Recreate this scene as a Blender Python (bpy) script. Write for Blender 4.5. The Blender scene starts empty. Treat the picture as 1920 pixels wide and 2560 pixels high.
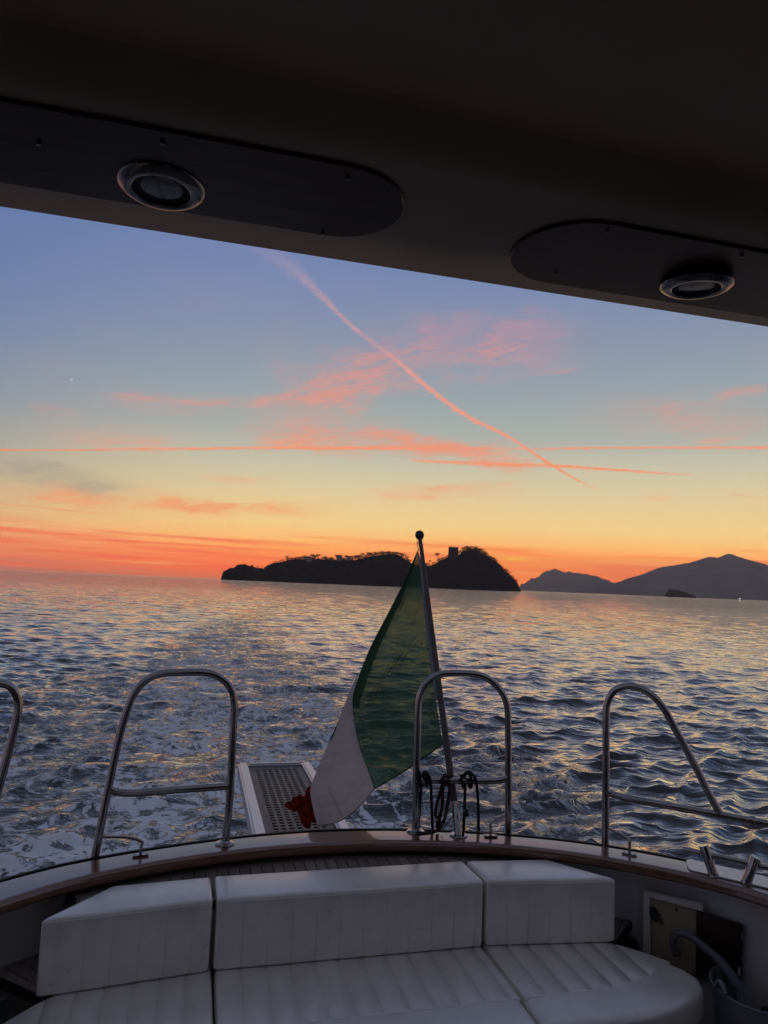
import bpy, bmesh, math, random
import numpy as np
from mathutils import Vector, Matrix

random.seed(7)
rng = np.random.default_rng(11)
sc = bpy.context.scene
col = sc.collection
R = math.radians

# ------------------------------------------------------------------ camera
YAW, PITCH, ROLL, FPX, EYE = R(14.4), R(5.86), R(2.31), 1773.0, 2.55
_f0 = np.array([math.sin(YAW), math.cos(YAW), 0]); _r0 = np.array([math.cos(YAW), -math.sin(YAW), 0]); _u0 = np.array([0, 0, 1.0])
FW = _f0 * math.cos(PITCH) + _u0 * math.sin(PITCH)
_up = _u0 * math.cos(PITCH) - _f0 * math.sin(PITCH)
RT = _r0 * math.cos(ROLL) + _up * math.sin(ROLL)
UP = _up * math.cos(ROLL) - _r0 * math.sin(ROLL)
CAM = np.array([0, 0, EYE])
cd = bpy.data.cameras.new('camera')
cam = bpy.data.objects.new('camera', cd)
col.objects.link(cam)
cam.matrix_world = Matrix(((RT[0], UP[0], -FW[0], 0), (RT[1], UP[1], -FW[1], 0), (RT[2], UP[2], -FW[2], EYE), (0, 0, 0, 1)))
cd.sensor_fit = 'VERTICAL'
cd.sensor_height = 34.64
cd.lens = FPX / 2560 * 34.64
cd.clip_start = 0.05
cd.clip_end = 90000
sc.camera = cam


def ray(px, py):                       # a direction through a point of the 1920 x 2560 photograph
    return FW * FPX + RT * (px - 960) - UP * (py - 1280)


def az(px, py, z):                     # the point at height z (above the water)
    d = ray(px, py); return CAM + d * ((z - EYE) / d[2])


def ay(px, py, y):                     # the point at distance y aft of the camera
    d = ray(px, py); return CAM + d * (y / d[1])


def apl(px, py, p0, n):                # the point on a plane
    d = ray(px, py); return CAM + d * (np.dot(np.asarray(p0) - CAM, n) / np.dot(d, n))


def azel(px, py):
    d = ray(px, py); return math.degrees(math.atan2(d[0], d[1])), math.degrees(math.atan2(d[2], math.hypot(d[0], d[1])))


def S(r, g, b):                        # sRGB 0-255 to linear
    f = lambda c: (c / 255) / 12.92 if c <= 10 else ((c / 255 + .055) / 1.055) ** 2.4
    return (f(r), f(g), f(b), 1.0)


# ------------------------------------------------------------------ render settings
sc.view_settings.view_transform = 'Standard'
sc.view_settings.look = 'None'
sc.view_settings.exposure = 0.0
sc.view_settings.gamma = 1.0
sc.view_settings.use_curve_mapping = False
sc.render.engine = 'CYCLES'
sc.cycles.use_denoising = True
try:
    sc.cycles.denoiser = 'OPENIMAGEDENOISE'
except Exception:
    pass
sc.cycles.max_bounces = 6
sc.cycles.use_adaptive_sampling = True
sc.cycles.adaptive_threshold = 0.02
sc.cycles.volume_bounces = 0
sc.cycles.sample_clamp_indirect = 4.0
sc.cycles.caustics_reflective = False
sc.cycles.caustics_refractive = False

# ------------------------------------------------------------------ world: dusk sky with cirrus and contrails
world = bpy.data.worlds.new('World')
sc.world = world
world.use_nodes = True
wt = world.node_tree
wt.nodes.clear()
try:
    world.cycles.sampling_method = 'MANUAL'
    world.cycles.sample_map_resolution = 1024
except Exception:
    pass


class V:
    """a float socket with arithmetic"""
    t = None

    def __init__(s, sock): s.s = sock

    @staticmethod
    def m(op, *a, clamp=False):
        n = V.t.nodes.new('ShaderNodeMath'); n.operation = op; n.use_clamp = clamp
        for i, x in enumerate(a):
            if isinstance(x, V): V.t.links.new(x.s, n.inputs[i])
            else: n.inputs[i].default_value = float(x)
        return V(n.outputs[0])
    def __add__(s, o): return V.m('ADD', s, o)
    __radd__ = __add__
    def __sub__(s, o): return V.m('SUBTRACT', s, o)
    def __rsub__(s, o): return V.m('SUBTRACT', o, s)
    def __mul__(s, o): return V.m('MULTIPLY', s, o)
    __rmul__ = __mul__
    def __truediv__(s, o): return V.m('DIVIDE', s, o)
    def abs(s): return V.m('ABSOLUTE', s)
    def clamp(s): return V.m('ADD', s, 0.0, clamp=True)
    def max(s, o): return V.m('MAXIMUM', s, o)

    def smooth(s, a, b, c=0.0, d=1.0):
        n = V.t.nodes.new('ShaderNodeMapRange'); n.interpolation_type = 'SMOOTHSTEP'
        V.t.links.new(s.s, n.inputs['Value'])
        for k, v in (('From Min', a), ('From Max', b), ('To Min', c), ('To Max', d)): n.inputs[k].default_value = v
        return V(n.outputs['Result'])

    def curve(s, pts):
        n = V.t.nodes.new('ShaderNodeFloatCurve')
        V.t.links.new(s.s, n.inputs['Value'])
        c = n.mapping.curves[0]
        while len(c.points) > 2: c.points.remove(c.points[1])
        c.points[0].location = pts[0]; c.points[-1].location = pts[-1]
        for p in pts[1:-1]: c.points.new(*p)
        n.mapping.update()
        return V(n.outputs[0])


def vec(x, y, z=0.0):
    n = V.t.nodes.new('ShaderNodeCombineXYZ')
    for i, v in enumerate((x, y, z)):
        if isinstance(v, V): V.t.links.new(v.s, n.inputs[i])
        else: n.inputs[i].default_value = v
    return n.outputs[0]


def noise(vsock, scale=1.0, detail=4.0, rough=.55, dist=0.0):
    n = V.t.nodes.new('ShaderNodeTexNoise')
    V.t.links.new(vsock, n.inputs['Vector'])
    n.inputs['Scale'].default_value = scale; n.inputs['Detail'].default_value = detail
    n.inputs['Roughness'].default_value = rough; n.inputs['Distortion'].default_value = dist
    return V(n.outputs[0])


def ramp(fac, stops):
    n = V.t.nodes.new('ShaderNodeValToRGB')
    V.t.links.new(fac.s, n.inputs[0])
    e = n.color_ramp.elements
    while len(e) < len(stops): e.new(0.5)
    for el, (p, c) in zip(e, stops): el.position = p; el.color = c
    return n.outputs[0]


def mixc(fac, a, b, mode='MIX'):
    n = V.t.nodes.new('ShaderNodeMix'); n.data_type = 'RGBA'; n.blend_type = mode
    for s, v in ((n.inputs[0], fac), (n.inputs[6], a), (n.inputs[7], b)):
        if isinstance(v, V): V.t.links.new(v.s, s)
        elif isinstance(v, (tuple, float, int)): s.default_value = v
        else: V.t.links.new(v, s)
    return n.outputs[2]


V.t = wt
tc = wt.nodes.new('ShaderNodeTexCoord')
nrm = wt.nodes.new('ShaderNodeVectorMath'); nrm.operation = 'NORMALIZE'
wt.links.new(tc.outputs['Generated'], nrm.inputs[0])
sep = wt.nodes.new('ShaderNodeSeparateXYZ'); wt.links.new(nrm.outputs[0], sep.inputs[0])
DX, DY, DZ = (V(sep.outputs[i]) for i in range(3))
EL = V.m('ARCSINE', DZ) * (180 / math.pi)
AZ = V.m('ARCTAN2', DX, DY) * (180 / math.pi)
SUN_AZ, SUN_EL = azel(1290, 1397)
# closeness to the sunset, as the cosine of the horizontal angle
hor = V.m('SQRT', (DX * DX + DY * DY).max(1e-5))
cosA = (DX * math.sin(R(SUN_AZ)) + DY * math.cos(R(SUN_AZ))) / hor
fac = (EL / 60.0).clamp()
st = lambda L: [(e / 60.0, S(*c)) for e, c in L]
warm = ramp(fac, st([(0, (214, 98, 48)), (.8, (246, 104, 26)), (1.8, (255, 128, 34)), (2.7, (255, 160, 66)), (3.6, (254, 192, 104)), (4.8, (246, 208, 132)), (7.0, (232, 208, 154)),
                     (9.5, (206, 200, 172)), (12, (176, 181, 172)), (15, (156, 170, 175)), (19, (140, 154, 177)), (25, (118, 138, 182)), (33, (110, 126, 164)), (45, (106, 114, 138)), (60, (98, 103, 122))]))
cool = ramp(fac, st([(0, (154, 110, 92)), (.5, (172, 110, 86)), (1.2, (214, 118, 78)), (2.2, (228, 142, 90)), (3.2, (222, 162, 110)), (4.6, (208, 170, 128)), (6.5, (180, 166, 140)), (9, (156, 155, 150)),
                     (12, (136, 147, 162)), (16, (115, 136, 171)), (21, (101, 126, 174)), (26, (95, 120, 174)), (34, (98, 116, 154)), (45, (102, 110, 134)), (60, (98, 103, 122))]))
back = ramp(fac, st([(0, (92, 98, 122)), (5, (112, 108, 132)), (10, (120, 118, 142)), (20, (112, 114, 130)), (40, (102, 108, 128)), (60, (98, 103, 122))]))
base = mixc(cosA.smooth(.66, .97), cool, warm)
base = mixc(cosA.smooth(-.2, .66), back, base)

# streaked bands near the horizon
bn = noise(vec(AZ * .045, EL * 1.55 + AZ * .03), 1.0, 5.0, .6, .3)
bandmask = EL.smooth(.0, .5) * EL.smooth(4.3, 2.6) * cosA.smooth(.3, .85)
base = mixc(bn.smooth(.44, .64) * bandmask * .9, base, S(240, 84, 30))
bn2 = noise(vec(AZ * .05 + 7.3, EL * 2.4), 1.0, 4.0, .55)
base = mixc(bn2.smooth(.55, .72) * bandmask * .45, base, S(255, 176, 92))
# last glow of the sun behind thin cloud
gx, gy = (AZ - SUN_AZ) / 1.1, (EL - (SUN_EL - .02)) / .17
glow = V.m('EXPONENT', (gx * gx + gy * gy) * -1.0)
base = mixc(glow * .85, base, S(255, 205, 30))
gx, gy = (AZ - SUN_AZ) / 10.0, (EL - 1.3) / 1.9
base = mixc(V.m('EXPONENT', (gx * gx + gy * gy) * -1.0) * .6, base, S(255, 140, 24))

K = 1920 / 1659
wisp = noise(vec(AZ * .26 + EL * .15, EL * 1.25 - AZ * .20), 1.0, 7.0, .66, .9)
hair = noise(vec(AZ * .55 + EL * .5, EL * 4.2 - AZ * 1.1), 1.0, 5.0, .7, .5)
grit = noise(vec(AZ * 4.0, EL * 4.0), 1.0, 3.0, .6)
fine = noise(vec(AZ * 1.1, EL * 2.6), 1.0, 5.0, .65, .4)
warp = noise(vec(AZ * .22 + 3.0, EL * .5), 1.0, 4.0, .6) - .5


def streak(ax_, ay_, bx_, by_, w, amt, soft=.35, wob=1.0):
    """a band of cloud between two points of the sky; w = half width in photo pixels"""
    a0, e0 = azel(ax_ * K, ay_ * K); a1, e1 = azel(bx_ * K, by_ * K)
    L = math.hypot(a1 - a0, e1 - e0); dx, dy = (a1 - a0) / L, (e1 - e0) / L
    wd = w * K / FPX * 57.3
    t = ((AZ - a0) * dx + (EL - e0) * dy) / L
    d = (AZ - a0) * (-dy) + (EL - e0) * dx
    d = d + warp * (wd * 2.2 * wob)
    g = 1.0 - (d / wd).abs().smooth(0, 1.0)
    return g * t.smooth(0 - .02, soft) * (1.0 - t.smooth(1 - soft, 1.02)) * amt


clouds = None
for a in [(200, 852, 540, 874, 12, .85), (480, 872, 790, 850, 26, 1.0), (660, 855, 930, 826, 17, .8), (600, 875, 920, 745, 74, .8, .4), (780, 770, 1300, 712, 92, .62, .45), (840, 770, 960, 720, 46, .5, .4),
          (500, 940, 800, 935, 46, .65, .45), (720, 915, 1070, 985, 26, .9), (930, 960, 1190, 1020, 32, 1.0, .4), (760, 962, 1060, 972, 15, .9, .4), (1120, 812, 1275, 795, 8, .5),
          (1520, 858, 1690, 838, 16, .6), (1370, 880, 1690, 935, 48, .42), (40, 876, 200, 892, 18, .35), (80, 945, 420, 960, 24, .45), (400, 1028, 620, 1036, 13, .5),
          (40, 1066, 270, 1090, 20, .75), (230, 1085, 700, 1102, 22, .9), (780, 1068, 1010, 1082, 13, .7), (900, 1058, 1130, 1042, 10, .8), (1370, 1076, 1460, 1072, 11, .7),
          (1480, 960, 1620, 945, 12, .5), (1560, 1066, 1659, 1078, 6, .5), (640, 800, 560, 700, 90, .12)]:
    s_ = streak(*a)
    clouds = s_ if clouds is None else clouds + s_
soft = None
for a in [(520, 905, 930, 740, 95, .55, .4), (760, 770, 1340, 705, 100, .42, .45), (480, 945, 900, 925, 60, .5, .45), (700, 930, 1200, 1000, 44, .6, .4), (-60, 1060, 420, 1085, 36, .5, .4), (200, 1095, 760, 1100, 28, .5, .4),
          (1180, 870, 1720, 905, 60, .28, .4), (40, 930, 460, 955, 40, .3, .45), (760, 1060, 1180, 1058, 22, .45, .4), (150, 870, 560, 868, 34, .3, .4)]:
    s_ = streak(*a); soft = s_ if soft is None else soft + s_
smask = (soft * wisp.smooth(.12, .62) * (fine * .6 + .65)).clamp()
cmask = ((clouds * 1.3 * wisp.smooth(.26, .72) * (hair.smooth(.15, .78) * .9 + .2) * (fine * .8 + .7)).max(0.0) + smask * (hair * .7 + .45)).clamp()

# condensation trails
lines = None
def trail(pts):
    """a long trail through points (x, y, half width, strength) of the sky"""
    P = np.array([azel(p[0] * K, p[1] * K) for p in pts])
    a, b = P[0], P[-1]; L = float(np.linalg.norm(b - a)); dx, dy = (b - a) / L
    px = K / FPX * 57.3
    tt = (P - a) @ np.array([dx, dy]) / L
    dd = (P - a) @ np.array([-dy, dx]) / px
    t = ((AZ - float(a[0])) * float(dx) + (EL - float(a[1])) * float(dy)) / L
    d = ((AZ - float(a[0])) * float(-dy) + (EL - float(a[1])) * float(dx)) / px
    c = lambda v: [(float(x), float(y)) for x, y in zip(np.clip(tt, 0, 1), v)]
    w = t.curve(c([p[2] / 30 for p in pts])) * 30.0
    d = d - (t.curve(c(dd / 160 + .5)) - .5) * 160.0 + (fine - .5) * 3.0 + (grit - .5) * w * 1.8 + warp * w * .5
    inside = V.m('GREATER_THAN', t, 0.0) * V.m('LESS_THAN', t, 1.0)
    return (1.0 - (d.abs() / w).smooth(.05, 1.0)) * t.curve(c([p[3] for p in pts])) * inside * (grit * hair * 3.0 + .25)

t1 = trail([(530, 508, 32, 0), (590, 550, 28, .2), (640, 588, 22, .38), (700, 645, 12, .6), (760, 704, 7, .7), (800, 735, 8, .45), (850, 773, 8, .75), (920, 833, 8, .95), (1000, 893, 8, 1), (1100, 945, 6, .92), (1190, 1003, 5, 1), (1250, 1038, 3, .7), (1298, 1060, 2, 0)])
t2 = trail([(-80, 973, 3, .9), (0, 972, 3, .9), (150, 972, 3, .8), (300, 970, 4, .8), (450, 969, 5, .85), (560, 967, 5, .85), (700, 967, 7, .95), (830, 967, 7, .95), (950, 968, 6, .9), (1080, 969, 4, .5), (1150, 970, 4, .6), (1250, 968, 4, .85), (1400, 967, 4, .9), (1560, 967, 5, .9), (1659, 967, 5, .9), (1760, 967, 5, .9)])
t3 = trail([(880, 993, 3, 0), (920, 996, 4, .8), (1000, 1000, 6, .9), (1100, 1004, 7, .95), (1200, 1006, 6, .95), (1300, 1013, 5, .95), (1400, 1020, 4, .8), (1500, 1026, 2, 0)])
t4 = trail([(-60, 1083, 3, .5), (60, 1093, 3, .5), (170, 1105, 3, .45), (290, 1116, 2, 0)])
trails = (t1.max(t2).max(t3)).max(t4) * (fine * .7 + .62)
cm = (EL / 30.0).clamp()
stc = lambda L: [(e / 30.0, S(*c)) for e, c in L]
ccol = ramp(cm, stc([(0, (228, 90, 54)), (4, (246, 130, 72)), (7, (249, 160, 106)), (10, (247, 154, 116)), (14, (234, 154, 134)), (18, (216, 154, 150)), (22, (190, 148, 166)), (28, (170, 145, 180))]))
tcol = ramp(cm, stc([(0, (245, 120, 70)), (8, (255, 144, 84)), (12, (253, 154, 118)), (17, (238, 160, 146)), (22, (205, 160, 172)), (28, (165, 155, 190))]))
# grey undersides of the low bank on the left
grey = (streak(-80, 985, 330, 1066, 34, .8, .3) + streak(20, 1030, 260, 1080, 14, .6)).clamp() * wisp.smooth(.28, .66) * .62
sky = mixc(grey, base, S(140, 132, 130))
sky = mixc(cmask * .82, sky, ccol)
# thin veil over the rest of the upper sky
veil = noise(vec(AZ * .06 + 2.0, EL * .22), 1.0, 5.0, .6, .5).smooth(.5, .8) * EL.smooth(6, 12) * .16
sky = mixc(veil, sky, S(200, 150, 160))
sky = mixc((trails * .95).clamp(), sky, tcol)
# the evening star
pa, pe = azel(155 * K, 820 * K)
gx, gy = (AZ - pa) / .055, (EL - pe) / .055
sky = mixc(V.m('EXPONENT', (gx * gx + gy * gy) * -1.0) * .9, sky, (1.0, .95, .9, 1))
# the sky beyond the layer of evening air is brighter by what that layer takes away
HAZE, HAZE_TOP, HAZE_R = 7.4e-5, 640.0, 12600.0
thru = V.m('MINIMUM', V.m('DIVIDE', HAZE_TOP, DZ.max(.002)), HAZE_R) * HAZE
sky = mixc(1.0, sky, vec(V.m('EXPONENT', thru), V.m('EXPONENT', thru), V.m('EXPONENT', thru)), 'MULTIPLY')
bg = wt.nodes.new('ShaderNodeBackground')
bg.inputs['Strength'].default_value = 0.89
wt.links.new(sky, bg.inputs['Color'])
wo = wt.nodes.new('ShaderNodeOutputWorld')
wt.links.new(bg.outputs[0], wo.inputs['Surface'])

# the sun has just gone down behind thin cloud: only a faint broad glow is left of it
sl = bpy.data.lights.new('sun', 'SUN')
sl.energy = 0.03
sl.angle = R(45)
sl.color = (1.0, .55, .28)
so = bpy.data.objects.new('sun', sl)
col.objects.link(so)
so.rotation_euler = Vector((-math.sin(R(SUN_AZ)), -math.cos(R(SUN_AZ)), -math.tan(R(2.5)))).to_track_quat('-Z', 'Y').to_euler()


# ------------------------------------------------------------------ helpers
def tag(o, label=None, cat=None, group=None, kind=None):
    for k, v in (('label', label), ('category', cat), ('group', group), ('kind', kind)):
        if v: o[k] = v
    return o


def empty(name, loc=(0, 0, 0), rz=0.0):
    o = bpy.data.objects.new(name, None); col.objects.link(o)
    o.location = loc; o.rotation_euler = (0, 0, rz); o.empty_display_size = .1
    return o


def mesh_np(name, verts, faces, smooth=True):
    """verts (n,3); faces (m,4) or (m,3) arrays"""
    me = bpy.data.meshes.new(name)
    verts = np.ascontiguousarray(verts, dtype=np.float32); faces = np.ascontiguousarray(faces, dtype=np.int32)
    k = faces.shape[1]
    me.vertices.add(len(verts)); me.vertices.foreach_set('co', verts.ravel())
    me.loops.add(faces.size); me.loops.foreach_set('vertex_index', faces.ravel())
    me.polygons.add(len(faces))
    me.polygons.foreach_set('loop_start', np.arange(0, faces.size, k, dtype=np.int32))
    me.polygons.foreach_set('use_smooth', np.full(len(faces), smooth, dtype=bool))
    me.update(calc_edges=True)
    return me


def link(name, me, mat=None, parent=None):
    o = bpy.data.objects.new(name, me); col.objects.link(o)
    if mat is not None and not me.materials: me.materials.append(mat)
    if parent is not None: o.parent = parent
    return o


class MB:
    """collects geometry for one mesh"""
    def __init__(s): s.v, s.f = [], []

    def add(s, vs, fs):
        b = len(s.v); s.v += [tuple(map(float, p)) for p in vs]; s.f += [tuple(b + i for i in f) for f in fs]
        return s

    def prism(s, poly, z0, z1):
        n = len(poly)
        a = sum(poly[i][0] * poly[(i + 1) % n][1] - poly[(i + 1) % n][0] * poly[i][1] for i in range(n))
        if a < 0: poly = poly[::-1]
        vs = [(p[0], p[1], z0) for p in poly] + [(p[0], p[1], z1) for p in poly]
        return s.add(vs, [tuple(range(n))[::-1], tuple(range(n, 2 * n))] + [(i, (i + 1) % n, n + (i + 1) % n, n + i) for i in range(n)])

    def box(s, c, size, mat=None):
        x, y, z = (q / 2 for q in size)
        vs = [np.array((sx * x, sy * y, sz * z)) for sx in (-1, 1) for sy in (-1, 1) for sz in (-1, 1)]
        if mat is not None: vs = [mat @ v for v in vs]
        vs = [v + np.array(c) for v in vs]
        return s.add(vs, [(0, 1, 3, 2), (4, 6, 7, 5), (0, 4, 5, 1), (2, 3, 7, 6), (0, 2, 6, 4), (1, 5, 7, 3)])

    def tube(s, pts, r, n=12, smooth=4, caps=True):
        pts = spline(pts, smooth) if smooth else np.asarray(pts, float)
        m = len(pts)
        rr = np.full(m, r) if np.isscalar(r) else np.interp(np.linspace(0, 1, m), np.linspace(0, 1, len(r)), r)
        T = np.gradient(pts, axis=0); T /= np.linalg.norm(T, axis=1)[:, None] + 1e-12
        ref = np.array([0, 0, 1.0]) if abs(T[0][2]) < .9 else np.array([1.0, 0, 0])
        N = np.cross(T[0], ref); N /= np.linalg.norm(N)
        vs, fs = [], []
        for i in range(m):
            N = N - T[i] * np.dot(N, T[i]); N /= np.linalg.norm(N); B = np.cross(T[i], N)
            for k in range(n):
                a = 2 * math.pi * k / n
                vs.append(pts[i] + (N * math.cos(a) + B * math.sin(a)) * rr[i])
        for i in range(m - 1):
            for k in range(n):
                fs.append((i * n + k, i * n + (k + 1) % n, (i + 1) * n + (k + 1) % n, (i + 1) * n + k))
        if caps:
            fs.append(tuple(range(n))[::-1]); fs.append(tuple((m - 1) * n + k for k in range(n)))
        return s.add(vs, fs)

    def lathe(s, prof, n=32, origin=(0, 0, 0), axis=(0, 0, 1), closed=False):
        """prof: (radius, height) pairs, turned about axis at origin"""
        Z = np.array(axis, float); Z /= np.linalg.norm(Z)
        X = np.cross(Z, (0, 1, 0) if abs(Z[1]) < .9 else (1, 0, 0)); X /= np.linalg.norm(X); Y = np.cross(Z, X)
        vs, fs, m = [], [], len(prof)
        for r_, h in prof:
            for k in range(n):
                a = 2 * math.pi * k / n
                vs.append(np.array(origin) + Z * h + (X * math.cos(a) + Y * math.sin(a)) * r_)
        for i in range(m if closed else m - 1):
            j = (i + 1) % m
            for k in range(n):
                fs.append((i * n + k, i * n + (k + 1) % n, j * n + (k + 1) % n, j * n + k))
        if not closed:
            if prof[0][0] > 1e-6: fs.append(tuple(range(n))[::-1])
            if prof[-1][0] > 1e-6: fs.append(tuple((m - 1) * n + k for k in range(n)))
        return s.add(vs, fs)

    def build(s, name, mat, parent=None, smooth=True, sharp=40, bevel=0, seg=2, weld=False):
        me = bpy.data.meshes.new(name)
        me.from_pydata(s.v, [], s.f)
        bm = bmesh.new(); bm.from_mesh(me)
        if weld: bmesh.ops.remove_doubles(bm, verts=bm.verts, dist=1e-5)
        bmesh.ops.recalc_face_normals(bm, faces=bm.faces)
        if bevel:
            es = [e for e in bm.edges if len(e.link_faces) == 2 and e.calc_face_angle(0) > R(25)]
            bmesh.ops.bevel(bm, geom=es, offset=bevel, segments=seg, affect='EDGES', clamp_overlap=True)
        if smooth:
            for f in bm.faces: f.smooth = True
            for e in bm.edges:
                if len(e.link_faces) == 2 and e.calc_face_angle(0) > R(sharp): e.smooth = False
        bm.to_mesh(me); bm.free()
        return link(name, me, mat, parent)


def spline(pts, k=4):
    """Catmull-Rom through pts with k steps per span"""
    P = np.asarray(pts, float)
    if len(P) < 3 or k <= 1: return P
    E = np.vstack([2 * P[0] - P[1], P, 2 * P[-1] - P[-2]])
    out = []
    for i in range(1, len(E) - 2):
        p0, p1, p2, p3 = E[i - 1:i + 3]
        for j in range(k):
            t = j / k
            out.append(.5 * (2 * p1 + (p2 - p0) * t + (2 * p0 - 5 * p1 + 4 * p2 - p3) * t * t + (3 * p1 - p0 - 3 * p2 + p3) * t ** 3))
    out.append(P[-1])
    return np.array(out)


def resample(pts, n):
    P = np.asarray(pts, float)
    d = np.r_[0, np.cumsum(np.linalg.norm(np.diff(P, axis=0), axis=1))]
    t = np.linspace(0, d[-1], n)
    return np.stack([np.interp(t, d, P[:, i]) for i in range(P.shape[1])], 1)


def clip(poly, a, b, c, keep=1):
    """part of a polygon where keep*(a x + b y - c) <= 0"""
    out, n = [], len(poly)
    for i in range(n):
        p, q = poly[i], poly[(i + 1) % n]
        dp, dq = keep * (a * p[0] + b * p[1] - c), keep * (a * q[0] + b * q[1] - c)
        if dp <= 0: out.append(p)
        if (dp < 0 < dq) or (dq < 0 < dp):
            t = dp / (dp - dq); out.append((p[0] + (q[0] - p[0]) * t, p[1] + (q[1] - p[1]) * t))
    return out


# ------------------------------------------------------------------ materials
def mat(name):
    m = bpy.data.materials.new(name); m.use_nodes = True
    V.t = m.node_tree
    return m, m.node_tree, m.node_tree.nodes['Principled BSDF']


def objco():
    n = V.t.nodes.new('ShaderNodeTexCoord'); return n.outputs['Object']


def scalev(s, x, y, z):
    n = V.t.nodes.new('ShaderNodeVectorMath'); n.operation = 'MULTIPLY'
    V.t.links.new(s, n.inputs[0]); n.inputs[1].default_value = (x, y, z); return n.outputs[0]


def bump(h, strength, dist, normal=None):
    n = V.t.nodes.new('ShaderNodeBump'); n.inputs['Strength'].default_value = strength; n.inputs['Distance'].default_value = dist
    V.t.links.new(h.s if isinstance(h, V) else h, n.inputs['Height'])
    if normal is not None: V.t.links.new(normal, n.inputs['Normal'])
    return n.outputs[0]


def simple(name, c, rough=.5, metal=0.0, var=.12, scale=(6, 6, 6), bmp=0.0, bscale=40, coat=0.0, spec=.5, detail=4, rv=.1):
    m, t, b = mat(name)
    co = objco()
    n = noise(scalev(co, *scale), 1.0, detail, .6)
    lo = tuple(x * (1 - var) for x in c[:3]) + (1,); hi = tuple(min(1, x * (1 + var)) for x in c[:3]) + (1,)
    t.links.new(mixc(n.smooth(.3, .7), lo, hi), b.inputs['Base Color'])
    t.links.new((n * rv * 2 + (rough - rv)).clamp().s, b.inputs['Roughness'])
    b.inputs['Metallic'].default_value = metal
    b.inputs['Specular IOR Level'].default_value = spec
    if coat: b.inputs['Coat Weight'].default_value = coat; b.inputs['Coat Roughness'].default_value = .06
    if bmp: t.links.new(bump(noise(co, bscale, 3), bmp, .004), b.inputs['Normal'])
    return m


STEEL = simple('polished_steel', (.36, .35, .34), .10, 1.0, .12, (14, 14, 14), .04, 60, rv=.07)
DULLSTEEL = simple('salt_dulled_steel', (.50, .50, .50), .34, 1.0, .2, (40, 40, 40), .12, 120, rv=.14)
DARKSTEEL = simple('tarnished_chrome', (.22, .22, .225), .14, 1.0, .3, (60, 60, 60), .03, 80, rv=.08)
ALU = simple('brushed_aluminium', (.62, .64, .67), .34, .9, .14, (3, 60, 3), .06, 90, rv=.12)
GEL = simple('white_gelcoat', (.60, .58, .54), .34, 0, .05, (2, 2, 2), .02, 30, rv=.05)
HULLM = simple('hull_gelcoat', (.62, .63, .65), .25, 0, .05, (2, 2, 2))
LINER = simple('cream_headliner', (.52, .43, .34), .42, 0, .10, (5, 5, 5), .05, 14, rv=.08)
LINER2 = simple('cream_ceiling_vinyl', (.62, .46, .34), .45, 0, .08, (5, 5, 5), .08, 220)
BLACK = simple('black_rubber', (.012, .012, .013), .55, 0, .2)
CAULK = simple('black_caulking', (.010, .010, .011), .6, 0, .1)
ROPEM = simple('black_braided_rope', (.010, .010, .012), .85, 0, .3, (60, 60, 60), .5, 260)
ROPER = simple('dark_red_black_rope', (.030, .011, .009), .85, 0, .5, (90, 90, 90), .5, 260)
REDC = simple('red_cloth', (.34, .035, .018), .8, 0, .2, (12, 12, 12), .1, 200)
BEIGE = simple('beige_plastic', (.33, .27, .19), .5, 0, .08, (4, 4, 4))
GREY = simple('grey_plastic', (.11, .12, .135), .45, 0, .06, (5, 5, 5))
BUCKET = simple('translucent_grey_plastic', (.22, .235, .26), .4, 0, .07, (4, 4, 4))
YELLOW = simple('yellow_sponge', (.45, .38, .05), .9, 0, .2, (30, 30, 30), .4, 120)
DKGREEN = simple('dark_green_bristle', (.012, .02, .012), .8, 0, .3)
SCREW = simple('steel_screw', (.2, .2, .2), .3, 1.0)


def wood(name, c0, c1, grain, rough, coat, axis='x', spec=.5, rnd=0.0, bmp=.1, cr=.12):
    m, t, b = mat(name)
    co = objco()
    s = (grain * .06, grain, grain) if axis == 'x' else (grain, grain * .06, grain)
    n = noise(scalev(co, *s), 1.0, 6, .65, .8)
    f = n.smooth(.32, .68)
    if rnd:
        oi = V.t.nodes.new('ShaderNodeObjectInfo'); f = (f * .6 + (V(oi.outputs['Random']) - .5) * rnd + .2).clamp()
    t.links.new(mixc(f, c0, c1), b.inputs['Base Color'])
    t.links.new((n * .2 + (rough - .1)).clamp().s, b.inputs['Roughness'])
    b.inputs['Specular IOR Level'].default_value = spec
    b.inputs['Coat Weight'].default_value = coat; b.inputs['Coat Roughness'].default_value = cr
    t.links.new(bump(n, bmp, .003), b.inputs['Normal'])
    return m


VARNISH = wood('varnished_mahogany', (.11, .046, .020, 1), (.20, .088, .038, 1), 30, .30, 1.0, bmp=.04, cr=.05)
VARNISH.node_tree.nodes['Principled BSDF'].inputs['Coat IOR'].default_value = 2.0
VARNISH.node_tree.nodes['Principled BSDF'].inputs['Coat Tint'].default_value = (1, .93, .86, 1)
DARKWOOD = wood('dark_stained_panel', (.026, .009, .005, 1), (.085, .030, .016, 1), 70, .32, .15, spec=.3, bmp=.05, cr=.2)
TEAK = wood('weathered_teak', (.15, .125, .10, 1), (.30, .255, .21, 1), 60, .62, 0.0, axis='y', rnd=.9, bmp=.3)
TEAK2 = wood('weathered_teak_margin', (.17, .14, .115, 1), (.27, .23, .19, 1), 60, .6, 0.0, rnd=.4, bmp=.3)
GRATEW = wood('grey_teak_grating', (.13, .115, .10, 1), (.25, .22, .19, 1), 50, .55, 0.0, axis='y', bmp=.3)


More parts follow.
